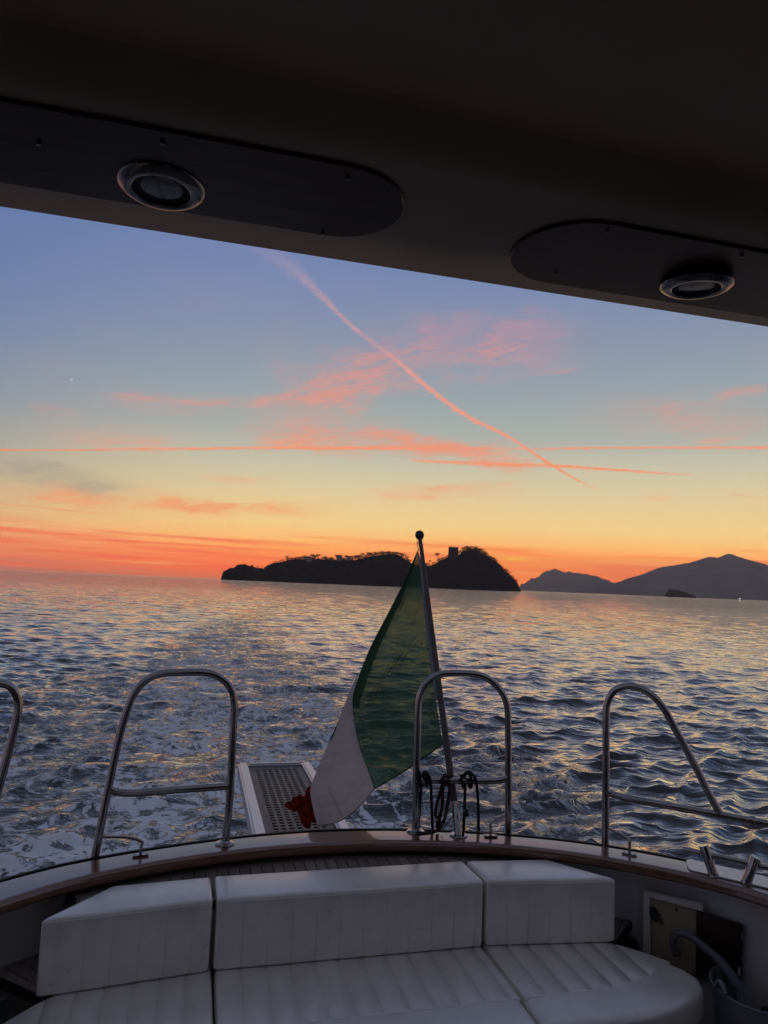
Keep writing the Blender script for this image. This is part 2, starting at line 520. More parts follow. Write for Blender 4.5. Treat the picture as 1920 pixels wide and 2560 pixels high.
def vinyl():
    m, t, b = mat('white_vinyl')
    co = objco()
    n = noise(co, 7, 6, .65, .5)
    scuff = noise(scalev(co, 26, 60, 26), 1, 5, .7)
    c = mixc(n.smooth(.3, .75), S(212, 206, 197), S(232, 227, 218))
    c = mixc(scuff.smooth(.58, .72) * .25, c, S(160, 156, 150))
    t.links.new(c, b.inputs['Base Color'])
    t.links.new((n * .22 + scuff * .2 + .14).clamp().s, b.inputs['Roughness'])
    b.inputs['Specular IOR Level'].default_value = .5
    b.inputs['Coat Weight'].default_value = 1.0; b.inputs['Coat IOR'].default_value = 2.7
    t.links.new((n * .22 + scuff * .25 + .10).clamp().s, b.inputs['Coat Roughness'])
    cre = noise(scalev(co, 5, 16, 9), 1, 5, .6, 1.2)
    leather = noise(co, 320, 2)
    t.links.new(bump(cre, .07, .015, bump(leather, .10, .002)), b.inputs['Normal'])
    return m


VINYL = vinyl()


def lens():
    m, t, b = mat('dark_glass')
    b.inputs['Base Color'].default_value = (.018, .02, .021, 1)
    n = noise(objco(), 60, 3)
    t.links.new((n * .2 + .08).s, b.inputs['Roughness'])
    b.inputs['Coat Weight'].default_value = .6
    return m


GLASS = lens()


def cloth(name, c, trans, thin):
    """thin flag cloth: scatters, lets light through and shows a little of what is behind"""
    m, t, b = mat(name)
    t.nodes.remove(b)
    out = t.nodes['Material Output']
    co = objco()
    n = noise(scalev(co, 9, 9, 40), 1, 5, .6)
    weave = noise(scalev(co, 300, 300, 500), 1, 2)
    cc = mixc(n.smooth(.25, .75), tuple(x * .82 for x in c[:3]) + (1,), c)
    nb = bump(weave, .15, .002)
    d = t.nodes.new('ShaderNodeBsdfDiffuse'); tr = t.nodes.new('ShaderNodeBsdfTranslucent'); tp = t.nodes.new('ShaderNodeBsdfTransparent')
    for q in (d, tr): t.links.new(cc, q.inputs['Color']); t.links.new(nb, q.inputs['Normal'])
    tp.inputs['Color'].default_value = tuple(min(1, x ** .4 * 1.25) for x in c[:3]) + (1,)
    m1 = t.nodes.new('ShaderNodeMixShader'); m1.inputs[0].default_value = trans
    t.links.new(d.outputs[0], m1.inputs[1]); t.links.new(tr.outputs[0], m1.inputs[2])
    m2 = t.nodes.new('ShaderNodeMixShader')
    lw = t.nodes.new('ShaderNodeLayerWeight'); lw.inputs['Blend'].default_value = .5
    t.links.new((V(lw.outputs['Facing']).smooth(.25, .75, thin, thin * .1)).s, m2.inputs[0])
    t.links.new(m1.outputs[0], m2.inputs[1]); t.links.new(tp.outputs[0], m2.inputs[2])
    t.links.new(m2.outputs[0], out.inputs['Surface'])
    return m


GREENC = cloth('green_cloth', (.075, .165, .105, 1), .62, .20)
WHITEC = cloth('white_cloth', (.74, .71, .70, 1), .38, .02)
EMBC = cloth('emblem_cloth', (.03, .06, .05, 1), .3, .02)


def land(name, c0, c1, sc_):
    m, t, b = mat(name)
    n = noise(objco(), sc_, 8, .65)
    t.links.new(mixc(n.smooth(.35, .65), c0, c1), b.inputs['Base Color'])
    b.inputs['Roughness'].default_value = 1.0
    b.inputs['Specular IOR Level'].default_value = .05
    t.links.new(bump(n, .6, 2.0), b.inputs['Normal'])
    return m


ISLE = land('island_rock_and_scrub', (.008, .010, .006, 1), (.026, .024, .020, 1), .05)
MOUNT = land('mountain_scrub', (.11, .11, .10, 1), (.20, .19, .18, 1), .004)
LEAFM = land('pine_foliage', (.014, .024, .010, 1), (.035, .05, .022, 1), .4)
BARK = land('pine_bark', (.03, .022, .016, 1), (.06, .045, .034, 1), 1.0)
STONE = land('old_stone', (.05, .045, .04, 1), (.10, .09, .08, 1), .3)
PLASTER = land('pale_plaster', (.28, .27, .26, 1), (.36, .35, .34, 1), .3)

# ------------------------------------------------------------------ sea
Z0 = 0.0


def wave_field(X, Y, cell, wake):
    """sum of trochoidal waves; cell = local grid spacing, wake = 0..1 churned water"""
    DXx = np.zeros_like(X); DYy = np.zeros_like(X); H = np.zeros_like(X)
    r2 = np.random.default_rng(5)
    N = 130
    lam = np.exp(np.linspace(math.log(.20), math.log(9.5), N)) * np.exp(r2.normal(0, .03, N))
    th = R(-74) + r2.normal(0, 1, N) * R(24) * np.where(lam > .8, .68, 1.0)          # mostly running towards the stern, a little from the right
    ph = r2.uniform(0, 2 * math.pi, N)
    for l, a_, p in zip(lam, th, ph):
        st_ = .100 * (1 if l < .48 else (.48 / l) ** 1.18)
        k = 2 * math.pi / l
        amp = st_ / k * (r2.uniform(.5, 1.5))
        fade = np.clip((l / cell - 2.2) / 3.0, 0, 1)
        if l < 1.3: fade = fade * (1 - .55 * wake)
        kx, ky = math.cos(a_) * k, math.sin(a_) * k
        # slow modulation groups the waves
        g = .80 + .28 * np.sin(.11 * kx / k * X * 2 + .17 * X * ky / k - .13 * Y + p * 3)
        arg = kx * X + ky * Y + p
        A = amp * fade * g
        c, s = np.cos(arg), np.sin(arg)
        H += A * c
        DXx -= A * .9 * kx / k * s; DYy -= A * .9 * ky / k * s
    # boils and short confused chop in the wake
    for i in range(46):
        l = math.exp(r2.uniform(math.log(.22), math.log(1.5))); a_ = r2.uniform(0, 2 * math.pi); k = 2 * math.pi / l
        A = .030 / k * wake * np.clip((l / cell - 2.2) / 3.0, 0, 1)
        arg = math.cos(a_) * k * X + math.sin(a_) * k * Y + r2.uniform(0, 6.28) + 1.3 * np.sin(.9 * X + 1.7 * i) + 1.1 * np.sin(.8 * Y + i)
        H += A * np.cos(arg)
        DXx -= A * .6 * math.cos(a_) * np.sin(arg); DYy -= A * .6 * math.sin(a_) * np.sin(arg)
    return DXx, DYy, H


BX = .68      # the yacht's centreline


def wake_masks(X, Y):
    d = np.clip(Y - 3.0, 0, None)
    live = (Y > 3.0) * np.exp(-d / 60.0)
    X = X - .0016 * d * d
    half = 1.9 + .075 * d
    wake = np.exp(-((X - BX) / half) ** 2 * 1.1) * (Y > 2.5) * np.exp(-d / 90.0)
    # two propeller trails and the two bow-wave trails
    f = np.zeros_like(X)
    wob = .30 * np.sin(.55 * Y + 1.0) + .22 * np.sin(1.27 * Y + 2.0)
    for x0, w, a_, dec in ((BX - .72, .75, 1.25, 15), (BX + .85, .70, .75, 12), (BX - 3.3, .7, 1.0, 9), (BX + 3.6, .8, .42, 10), (BX - 1.9, .9, .42, 9), (BX + 2.2, 1.2, .32, 9), (BX - 1.25, .45, .55, 38), (BX + 1.5, .40, .42, 34), (BX + .1, .6, .35, 40)):
        drift = .022 * d * np.sign(x0 - BX) * (dec < 30)
        f += a_ * np.exp(-((X - x0 - drift - wob * .7) / (w + .03 * d)) ** 2) * np.exp(-np.clip(d - 3.0, 0, None) / dec)
    return wake, f * (Y > 2.2)


az0, half = YAW, R(36)
th = np.linspace(az0 - half, az0 + half, 820)
rs = [4.6]
while rs[-1] < 470: rs.append(rs[-1] + max(.03, rs[-1] * .0049))
while rs[-1] < 12200: rs.append(rs[-1] * 1.022)
rs = np.array(rs)
RR, TT = np.meshgrid(rs, th, indexing='ij')
X, Y = RR * np.sin(TT), RR * np.cos(TT)
cell = np.maximum(np.gradient(rs)[:, None] * np.ones_like(X), RR * (th[1] - th[0]))
wk, fo = wake_masks(X, Y)
dx_, dy_, h_ = wave_field(X, Y, cell, wk)
V1 = np.stack([X + dx_, Y + dy_, Z0 + h_], -1).reshape(-1, 3)
nr, nt = RR.shape
ii = np.arange(nr * nt).reshape(nr, nt)
F1 = np.stack([ii[:-1, :-1], ii[:-1, 1:], ii[1:, 1:], ii[1:, :-1]], -1).reshape(-1, 4)
# the rest of the sea, all round
th2 = np.linspace(az0 + half, az0 - half + 2 * math.pi, 150)
rs2 = np.r_[np.linspace(4.6, 30, 60), np.geomspace(32, 12200, 70)]
R2, T2 = np.meshgrid(rs2, th2, indexing='ij')
X2, Y2 = R2 * np.sin(T2), R2 * np.cos(T2)
dx2, dy2, h2 = wave_field(X2, Y2, np.maximum(np.gradient(rs2)[:, None] * np.ones_like(X2), R2 * (th2[1] - th2[0])), 0 * X2)
V2 = np.stack([X2 + dx2, Y2 + dy2, Z0 + h2], -1).reshape(-1, 3)
i2 = np.arange(R2.size).reshape(R2.shape) + len(V1)
F2 = np.stack([i2[:-1, :-1], i2[:-1, 1:], i2[1:, 1:], i2[1:, :-1]], -1).reshape(-1, 4)
# calm patch close under the hull
R3, T3 = np.meshgrid([.3, 1.5, 3.0, 4.75], np.linspace(0, 2 * math.pi, 97), indexing='ij')
V3 = np.stack([R3 * np.sin(T3), R3 * np.cos(T3), -.08 + 0 * R3], -1).reshape(-1, 3)
i3 = np.arange(R3.size).reshape(R3.shape) + len(V1) + len(V2)
F3 = np.stack([i3[:-1, :-1], i3[:-1, 1:], i3[1:, 1:], i3[1:, :-1]], -1).reshape(-1, 4)
sea_me = mesh_np('sea', np.r_[V1, V2, V3], np.r_[F1, F2, F3])
at = sea_me.attributes.new('foam', 'FLOAT', 'POINT')
at.data.foreach_set('value', np.r_[fo.ravel(), np.zeros(len(V2) + len(V3))].astype(np.float32))
at = sea_me.attributes.new('churn', 'FLOAT', 'POINT')
at.data.foreach_set('value', np.r_[wk.ravel(), np.zeros(len(V2) + len(V3))].astype(np.float32))


def water():
    m, t, b = mat('sea_water')
    g = t.nodes.new('ShaderNodeNewGeometry')
    pos = g.outputs['Position']
    fa = t.nodes.new('ShaderNodeAttribute'); fa.attribute_name = 'foam'
    ca = t.nodes.new('ShaderNodeAttribute'); ca.attribute_name = 'churn'
    foam, churn = V(fa.outputs['Fac']), V(ca.outputs['Fac'])
    flat = scalev(pos, 1, 1, .3)
    rot = t.nodes.new('ShaderNodeVectorRotate'); rot.rotation_type = 'Z_AXIS'; rot.inputs['Angle'].default_value = R(14)
    t.links.new(flat, rot.inputs['Vector']); fr = rot.outputs[0]
    rip = noise(scalev(fr, .55, 2.0, 1), 1.9, 3, .55, .4)
    rip2 = noise(scalev(fr, .6, 1.9, 1), 6.5, 2, .5, .3)
    # smoother streaks drawn out along the wake
    sx = t.nodes.new('ShaderNodeSeparateXYZ'); t.links.new(pos, sx.inputs[0])
    px_, py_ = V(sx.outputs[0]), V(sx.outputs[1])
    ax_ = px_ - (py_ - 3.0) * (py_ - 3.0) * .0016
    slick = noise(vec(ax_ * .85, py_ * .055), 1.0, 4, .6, .3).smooth(.50, .66) * churn.smooth(.12, .5)
    calm = 1.0 - slick * .78
    n1 = noise(flat, 1.15, 6, .66, 1.4)
    n2 = noise(flat, 5.0, 5, .7, 1.0)
    lace = V.m('ABSOLUTE', n1 - .5) * -2.0 + 1.0
    n3 = noise(scalev(flat, .8, 1, 1), .55, 4, .6, .8)
    cov = foam * (lace.smooth(.82, .98) * n2.smooth(.3, .6) * .75 + n1.smooth(.52, .72) * n2.smooth(.42, .68) * 1.1) * n3.smooth(.28, .50)
    fm = cov.smooth(.05, .40)
    deep = mixc(churn.smooth(.1, .9), (.0045, .0105, .021, 1), (.012, .026, .036, 1))
    milky = mixc((foam * .45).clamp(), deep, (.05, .075, .095, 1))
    t.links.new(mixc(fm, milky, (.86, .90, .94, 1)), b.inputs['Base Color'])
    t.links.new((fm * .6 + .03).clamp().s, b.inputs['Roughness'])
    b.inputs['IOR'].default_value = 1.333
    # chop too far off for the mesh to carry
    r_ = V.m('SQRT', px_ * px_ + py_ * py_)
    mid = noise(scalev(fr, .40, 1.0, 1), .75, 3, .6, .3)
    wide = noise(scalev(fr, .45, 1.0, 1), .16, 4, .65, .3)
    nb = bump(mid * r_.smooth(18, 70), 1.0, .50)
    nb = bump(wide * r_.smooth(60, 240), 1.0, 2.0, nb)
    nb = bump(rip * calm, 1.0, .078, nb)
    nb = bump(rip2 * calm, 1.0, .010, nb)
    nb = bump(fm * .6 + n2 * (foam * .8).clamp(), .8, .06, nb)
    t.links.new(nb, b.inputs['Normal'])
    # mirror-like at a low angle, dark where one looks down into it; foam is the Principled part
    fr_ = t.nodes.new('ShaderNodeFresnel'); fr_.inputs['IOR'].default_value = 1.333; t.links.new(nb, fr_.inputs['Normal'])
    refl = (V.m('POWER', V(fr_.outputs[0]), .82) * 1.75).clamp()
    gl = t.nodes.new('ShaderNodeBsdfGlossy'); gl.inputs['Roughness'].default_value = .05; gl.inputs['Color'].default_value = (1, .96, .91, 1); t.links.new(nb, gl.inputs['Normal'])
    df = t.nodes.new('ShaderNodeBsdfDiffuse'); t.links.new(milky, df.inputs['Color']); t.links.new(nb, df.inputs['Normal'])
    ma = t.nodes.new('ShaderNodeMixShader'); t.links.new(refl.s, ma.inputs[0]); t.links.new(df.outputs[0], ma.inputs[1]); t.links.new(gl.outputs[0], ma.inputs[2])
    mb_ = t.nodes.new('ShaderNodeMixShader'); t.links.new(fm.s, mb_.inputs[0]); t.links.new(ma.outputs[0], mb_.inputs[1]); t.links.new(b.outputs[0], mb_.inputs[2])
    t.links.new(mb_.outputs[0], t.nodes['Material Output'].inputs['Surface'])
    return m


WATER = water()
tag(link('sea', sea_me, WATER), kind='structure', label='choppy dark sea with wake foam behind the yacht')

# ------------------------------------------------------------------ island, mountains
def terrain(name, prof, base, D, depth, mtl, rough, seed, nl=260, nd=44, pw=2.4, feather=.02):
    """prof: photo-pixel outline; base: two base points. A ridge of real depth at distance D."""
    px = np.array(prof, float)
    fwd = np.array([math.sin(YAW), math.cos(YAW)]); rgt = np.array([math.cos(YAW), -math.sin(YAW)])
    L, Hh = [], []
    for p in px:
        d = ray(*p); q = d[:2] @ fwd
        L.append(d[:2] @ rgt / q * D); Hh.append(EYE + d[2] / q * D)
    L, Hh = np.array(L), np.array(Hh)
    s = np.linspace(L[0], L[-1], nl)
    h = np.maximum(np.interp(s, L, Hh), -1)
    tt = np.linspace(-1, 1, nd)
    r3 = np.random.default_rng(seed)
    Sg, Tg = np.meshgrid(s, tt, indexing='ij')
    prof_ = np.clip(1 - np.abs(Tg) ** pw, 0, 1)
    n = np.zeros_like(Sg)
    W = (L[-1] - L[0])
    for o in range(7):
        f = 6 * 2 ** o / W
        for _ in range(3):
            a_, b_ = r3.normal(0, 1, 2)
            n += np.sin(2 * math.pi * f * (a_ * Sg + b_ * Tg * depth) + r3.uniform(0, 6.28)) / 2 ** (o * .85)
    Z = h[:, None] * prof_ + rough * n * np.clip(h[:, None] / (h.max() * .25), 0, 1) * (.25 + .75 * np.clip(np.abs(Tg) * 4, 0, 1)) * np.clip((1 - np.abs(Tg)) * 5, 0, 1)
    Z = Z - 1.2 * (np.abs(Tg) > .98) - .5
    u_ = np.abs(2 * (Sg - L[0]) / W - 1)
    Dp = D + Tg * depth * (np.sqrt(np.clip(1 - u_ ** 5, 0, 1)) + .02)        # the shore rounds in to a point at both ends
    XX = fwd[0] * Dp + rgt[0] * Sg; YY = fwd[1] * Dp + rgt[1] * Sg
    ix = np.arange(nl * nd).reshape(nl, nd)
    F = np.stack([ix[:-1, :-1], ix[1:, :-1], ix[1:, 1:], ix[:-1, 1:]], -1).reshape(-1, 4)
    o = link(name, mesh_np(name, np.stack([XX, YY, Z], -1).reshape(-1, 3), F), mtl)
    return o, (lambda pxx: np.interp(pxx, px[:, 0], px[:, 1]))


c3 = lambda L: [(500 + x / 2.023, 1280 + y / 2.023) for x, y in L]
c4 = lambda L: [(1220 + x / 2.37, 1320 + y / 2.37) for x, y in L]
ISL_D = 1500.0
isl_prof = c3([(110, 338), (112, 329), (116, 316), (124, 304), (145, 290), (170, 281), (200, 269), (225, 267), (260, 273), (300, 281), (335, 291), (340, 276), (360, 267), (390, 257), (420, 250), (440, 243), (500, 243),
               (560, 240), (620, 243), (700, 245), (760, 241), (800, 236), (850, 226), (900, 216), (960, 213), (1000, 221), (1040, 241), (1060, 258), (1100, 272), (1150, 270), (1180, 264), (1215, 244), (1250, 229),
               (1262, 222), (1310, 214), (1330, 200), (1350, 194), (1380, 192), (1405, 196), (1430, 208), (1455, 226), (1478, 243), (1500, 261), (1520, 283), (1552, 307), (1582, 339), (1602, 364), (1613, 388), (1622, 398)])
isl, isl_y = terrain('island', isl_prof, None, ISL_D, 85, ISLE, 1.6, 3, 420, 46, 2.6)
tag(isl, kind='structure', label='dark wooded island with cliffs on the horizon')
far = c4([(185, 362), (193, 355), (215, 340), (240, 325), (262, 312), (280, 300), (310, 289), (325, 275), (345, 258), (375, 255), (385, 243), (398, 249), (410, 251), (440, 262), (470, 268), (500, 266), (550, 272), (600, 279), (650, 296),
          (680, 315), (720, 328), (760, 345), (800, 362), (850, 385), (870, 392)])
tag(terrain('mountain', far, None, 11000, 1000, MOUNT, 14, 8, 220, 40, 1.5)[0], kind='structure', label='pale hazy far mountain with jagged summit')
near = c4([(573, 388), (580, 378), (590, 357), (610, 337), (635, 321), (660, 328), (690, 320), (720, 324), (750, 329), (800, 314), (870, 294), (930, 268), (960, 260), (1000, 245), (1070, 227), (1150, 213), (1230, 199), (1270, 184), (1310, 169),
           (1345, 172), (1380, 174), (1410, 162), (1430, 152), (1450, 160), (1480, 172), (1530, 190), (1590, 205), (1659, 235), (1750, 250), (1900, 300), (2100, 330), (2300, 400), (2420, 470)])
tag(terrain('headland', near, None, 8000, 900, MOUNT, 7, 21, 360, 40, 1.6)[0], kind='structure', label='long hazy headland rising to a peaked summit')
rock = c4([(1056, 407), (1062, 392), (1070, 378), (1085, 368), (1100, 366), (1120, 370), (1150, 379), (1190, 392), (1212, 401), (1222, 413)])
tag(terrain('islet', rock, None, 3200, 60, ISLE, 2.0, 4, 60, 24, 2.5)[0], kind='structure', label='small dark rocky islet before the headland')

fwd2 = np.array([math.sin(YAW), math.cos(YAW)]); rgt2 = np.array([math.cos(YAW), -math.sin(YAW)])
def far_pt(px, py, D):
    d = ray(px, py); q = d[:2] @ fwd2
    return CAM + d * (D / q)

# umbrella pines: a leaning trunk, limbs and a flat crown of many small leaf clumps
def clumps(mb, c, r, n, flat, rnd):
    for _ in range(n):
        d = np.array([rnd.gauss(0, 1), rnd.gauss(0, 1), rnd.gauss(0, 1)]); d /= np.linalg.norm(d) + 1e-9
        p = np.array(c) + d * np.array([r, r, r * flat]) * rnd.uniform(.45, 1.0)
        s = r * rnd.uniform(.13, .26)
        vs = [p + np.array([rnd.uniform(-1, 1) * s, rnd.uniform(-1, 1) * s, rnd.uniform(-.6, .6) * s]) for _ in range(5)]
        mb.add(vs, [(0, 1, 2), (0, 2, 3), (0, 3, 4), (1, 3, 4), (2, 4, 1)])


def pine(seed):
    rnd = random.Random(seed)
    root = empty('pine_tree')
    t = MB()
    lean = rnd.uniform(-.12, .12)
    top = np.array([lean * 6, rnd.uniform(-.4, .4), 6.4])
    t.tube([(0, 0, -1.5), (lean * 2, 0, 2.2), tuple(top)], [.30, .22, .14], 6, 2)
    cr = MB()
    for k in range(rnd.randint(4, 6)):
        a_ = rnd.uniform(0, 6.28); rr = rnd.uniform(1.0, 3.2)
        e = top + np.array([math.cos(a_) * rr, math.sin(a_) * rr, rnd.uniform(.2, 1.6)])
        t.tube([tuple(top - np.array([0, 0, rnd.uniform(.2, 1.6)])), tuple((top + e) / 2 - np.array([0, 0, .2])), tuple(e)], [.10, .06], 5, 1)
        clumps(cr, e + np.array([0, 0, .0]), rnd.uniform(1.3, 2.0), 34, .62, rnd)
    clumps(cr, top + np.array([0, 0, .9]), 2.3, 50, .62, rnd)
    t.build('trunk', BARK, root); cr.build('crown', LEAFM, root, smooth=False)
    return root


def bush_tree(seed):
    rnd = random.Random(seed)
    root = empty('oak_tree')
    t = MB().tube([(0, 0, -1.5), (.1, 0, 1.2), (.2, .1, 3.2)], [.26, .2, .1], 6, 2)
    cr = MB()
    for k in range(7):
        clumps(cr, (rnd.uniform(-1.6, 1.6), rnd.uniform(-1.6, 1.6), rnd.uniform(1.4, 4.6)), rnd.uniform(1.2, 1.9), 34, .85, rnd)
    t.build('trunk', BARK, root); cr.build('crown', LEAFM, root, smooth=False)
    return root


def copy_tree(o):
    c = o.copy(); col.objects.link(c)
    for ch in o.children:
        d = ch.copy(); col.objects.link(d); d.parent = c
    return c


PINES = [pine(i) for i in range(5)]; OAKS = [bush_tree(30 + i) for i in range(3)]
used = set()
ORD = {}
WORDS = ['first', 'second', 'third', 'fourth', 'fifth', 'sixth', 'seventh', 'eighth', 'ninth', 'tenth', 'eleventh', 'twelfth', 'thirteenth', 'fourteenth', 'fifteenth', 'sixteenth', 'seventeenth', 'eighteenth', 'nineteenth']
def ordinal(n):
    if n < 20: return WORDS[n - 1]
    t_, u = divmod(n, 10)
    base_ = {2: 'twent', 3: 'thirt', 4: 'fort', 5: 'fift', 6: 'sixt', 7: 'sevent', 8: 'eight', 9: 'ninet'}[t_]
    return base_ + ('ieth' if u == 0 else 'y-' + WORDS[u - 1])


def plant(protos, px, py, hpx, label, cat, grp, back=0.0):
    """tree with its foot at a photo pixel on the ridge and hpx photo pixels tall"""
    o = random.choice(protos)
    if o.name in used: o = copy_tree(o)
    else: used.add(o.name)
    p = far_pt(px, py, ISL_D + back)
    o.location = p
    s = hpx * (ISL_D + back) / FPX / (8.2 if protos is PINES else 5.0)
    o.scale = (s * random.uniform(.9, 1.35), s * random.uniform(.9, 1.35), s * random.uniform(.85, 1.15))
    o.rotation_euler = (0, 0, random.uniform(0, 6.28))
    if '%s' in label:
        spot = [w for lim, w in SPOTS if px < lim][0]
        ORD[grp, spot] = ORD.get((grp, spot), 0) + 1
        label = label % (ordinal(ORD[grp, spot]), spot)
    tag(o, label, cat, grp)
    return o

SPOTS = [(668, "island's low left point"), (752, 'rise left of the villas'), (890, 'ridge around the villas'), (965, 'round summit right of the villas'), (1060, 'ridge beside the flagstaff'), (1144, 'slope left of the tower'), (1216, 'crest right of the tower'), (9999, 'steep right slope')]
PL = '%s umbrella pine from the left on the %s'
OL = '%s bushy dark tree from the left on the %s'
for x, h in [(440, 20), (462, 17), (500, 20), (516, 24), (535, 26), (548, 22), (566, 30), (584, 27), (600, 28), (618, 20), (640, 19), (664, 22), (690, 30), (700, 28), (736, 24), (750, 26), (768, 22), (786, 26), (802, 22), (820, 25),
             (846, 22), (862, 20), (884, 18), (902, 20), (920, 18), (944, 17), (962, 16), (978, 16), (994, 22), (1004, 20), (1020, 24), (1032, 24), (1048, 22), (1060, 20)]:
    x_ = 500 + x / 2.023
    plant(PINES, x_, isl_y(x_) + 5.0, h / 2.023 + 3.4, PL, 'tree', 'umbrella pines on the island ridge', random.uniform(-14, 10))
for x, h in sorted([(q + (q * 13) % 7, 8 + (q * 7) % 8) for q in range(436, 1062, 9)] + [(1268, 8), (1300, 9), (1312, 13), (1322, 16), (1331, 17), (1340, 20), (1350, 18), (1358, 21), (1367, 19), (1376, 21), (1388, 18), (1396, 20), (1406, 19), (1418, 18), (1428, 17), (1440, 16)] + [(q + q % 5, 8 + (q * 7) % 5) for q in range(1108, 1300, 13)] + [(q + q % 4, 10 + (q * 5) % 6) for q in range(1444, 1604, 9)] + [(342, 8), (356, 9), (372, 10), (388, 10), (405, 10), (420, 11), (480, 10), (526, 10), (575, 10), (630, 9), (655, 10), (720, 9), (780, 10), (812, 12), (836, 12), (870, 12), (890, 12), (912, 10), (934, 10), (955, 10), (972, 10), (1012, 10), (1046, 10),
             (1230, 9), (1322, 10), (1335, 10), (1350, 12), (1366, 10), (1384, 10), (1398, 12), (1412, 14), (1424, 14), (1520, 9), (1540, 9), (1556, 8), (1572, 8), (205, 6), (232, 6), (262, 6), (290, 6), (312, 6)]):
    x_ = 500 + x / 2.023
    plant(OAKS, x_, isl_y(x_) + 2.6, h / 2.023 + 3.0, OL, 'tree', 'bushy trees on the island slopes', random.uniform(-16, 6))
for x, y, h in [(1436, 235, 30), (1442, 250, 22), (1450, 246, 28), (1466, 252, 22), (1474, 262, 24), (1482, 264, 30), (1488, 272, 22), (1496, 268, 30)]:
    plant(PINES, 500 + x / 2.023, 1280 + y / 2.023 + 2, h / 2.023 + 1, '%s leaning pine from the left on the %s', 'tree', 'pines on the right slope of the tower hill', random.uniform(-12, 4))
plant(PINES, 500 + 1204 / 2.023, 1280 + 248 / 2.023, 17, 'larger of two lone pines left of the stone tower', 'tree', 'pines left of the tower')
plant(PINES, 500 + 1158 / 2.023, 1280 + 268 / 2.023, 12, 'small lone pine on the saddle, beside the flagstaff', 'tree', 'pines left of the tower')

# stone tower on the hill
p0 = far_pt(1133, 1393, ISL_D - 22); sx = (ISL_D - 22) / FPX
tw = empty('stone_tower', tuple(p0), -YAW)
w_ = 22.5 * sx; h__ = 24.5 * sx
MB().add([(-w_ / 2 * k, -w_ / 2 * k, z) for k, z in ((1.08, -10), (1.0, h__))] + [(w_ / 2 * k, -w_ / 2 * k, z) for k, z in ((1.08, -10), (1.0, h__))] +
         [(w_ / 2 * k, w_ / 2 * k, z) for k, z in ((1.08, -10), (1.0, h__))] + [(-w_ / 2 * k, w_ / 2 * k, z) for k, z in ((1.08, -10), (1.0, h__))],
         [(0, 2, 3, 1), (2, 4, 5, 3), (4, 6, 7, 5), (6, 0, 1, 7), (1, 3, 5, 7)]).build('wall', STONE, tw)
for k, hh in ((-.46, 2.2), (-.28, 1.3), (.02, 1.6), (.44, .9)): MB().box((k * w_, -w_ * .45, h__ + hh / 2 - .01), (1.8, 1.6, hh)).build('merlon', STONE, tw, smooth=False)
MB().box((0, -w_ / 2 - .05, h__ * .55), (1.2, .3, 2.0)).build('window', BLACK, tw, smooth=False)
MB().box((w_ * .26, -w_ / 2 - .05, h__ * .55), (1.0, .3, 1.6)).build('window', BLACK, tw, smooth=False)
tag(tw, 'square stone tower with broken battlements on the island hilltop', 'tower')
pm = far_pt(1169, 1368, ISL_D)
ms = empty('mast', tuple(pm))
MB().tube([(0, 0, -6), (0, 0, 11)], .16, 6, 0).build('pole', BARK, ms)
MB().tube([(-1.2, 0, 9.4), (1.2, 0, 9.4)], .10, 5, 0).tube([(-.8, 0, 10.3), (.8, 0, 10.3)], .10, 5, 0).build('crossbar', BARK, ms)
tag(ms, 'thin radio mast above the trees behind the stone tower', 'mast')
# pale villas among the pines
for (px, py, w, h, lb) in [(770, 1399, 20, 8, 'long pale villa half hidden by pines on the left of the island'), (848, 1394, 14, 9, 'tall pale villa gable between two pines on the ridge'),
                           (872, 1396, 11, 7, 'small pale villa wing right of the tall gable'), (843, 1424, 10, 5, 'small pale house low on the slope under the villas')]:
    p = far_pt(px, py + h / 2, ISL_D - 26); k = (ISL_D - 26) / FPX
    v = empty('villa', tuple(p), -YAW)
    MB().box((0, 0, h * k / 2 - 1.5), (w * k, 8, h * k + 3)).build('wall', PLASTER, v, smooth=False)
    W2, H2 = w * k / 2, h * k
    MB().add([(-W2 - .4, -4.4, H2), (W2 + .4, -4.4, H2), (W2 + .4, 4.4, H2), (-W2 - .4, 4.4, H2), (-W2 - .4, 0, H2 + 1.6), (W2 + .4, 0, H2 + 1.6)],
             [(0, 1, 5, 4), (2, 3, 4, 5), (0, 4, 3), (1, 2, 5), (0, 3, 2, 1)]).build('roof', STONE, v, smooth=False)
    for i in range(max(2, int(w / 5))):
        x = -W2 + (i + .5) * 2 * W2 / max(2, int(w / 5))
        MB().box((x, -4.02, H2 * .5), (1.1, .12, 1.7)).build('window', BLACK, v, smooth=False)
    tag(v, lb, 'house')
# white houses low on the headland
HO = [1, 2, 4, 5, 7, 8, 9, 3, 6]
for i, (px, py, w) in enumerate([(1836, 1459, 3.0), (1851, 1458, 2.2), (1860, 1457, 2.6), (1868, 1458, 2.0), (1876, 1457, 2.4), (1884, 1459, 2.0), (1893, 1456, 1.6), (1857, 1466, 1.8), (1870, 1467, 1.6)]):
    p = far_pt(px, py, 7250); k = 7250 / FPX
    v = empty('hillside_house', tuple(p), -YAW + random.uniform(-.3, .3))
    MB().box((0, 0, -4), (w * k, 9, 16)).build('wall', PLASTER, v, smooth=False)
    MB().box((0, 0, 4.3), (w * k + .8, 9.8, .6)).build('roof', STONE, v, smooth=False)
    tag(v, 'tiny pale house on the hazy headland, %s from the left' % ordinal(HO[i]), 'house', 'houses on the headland')
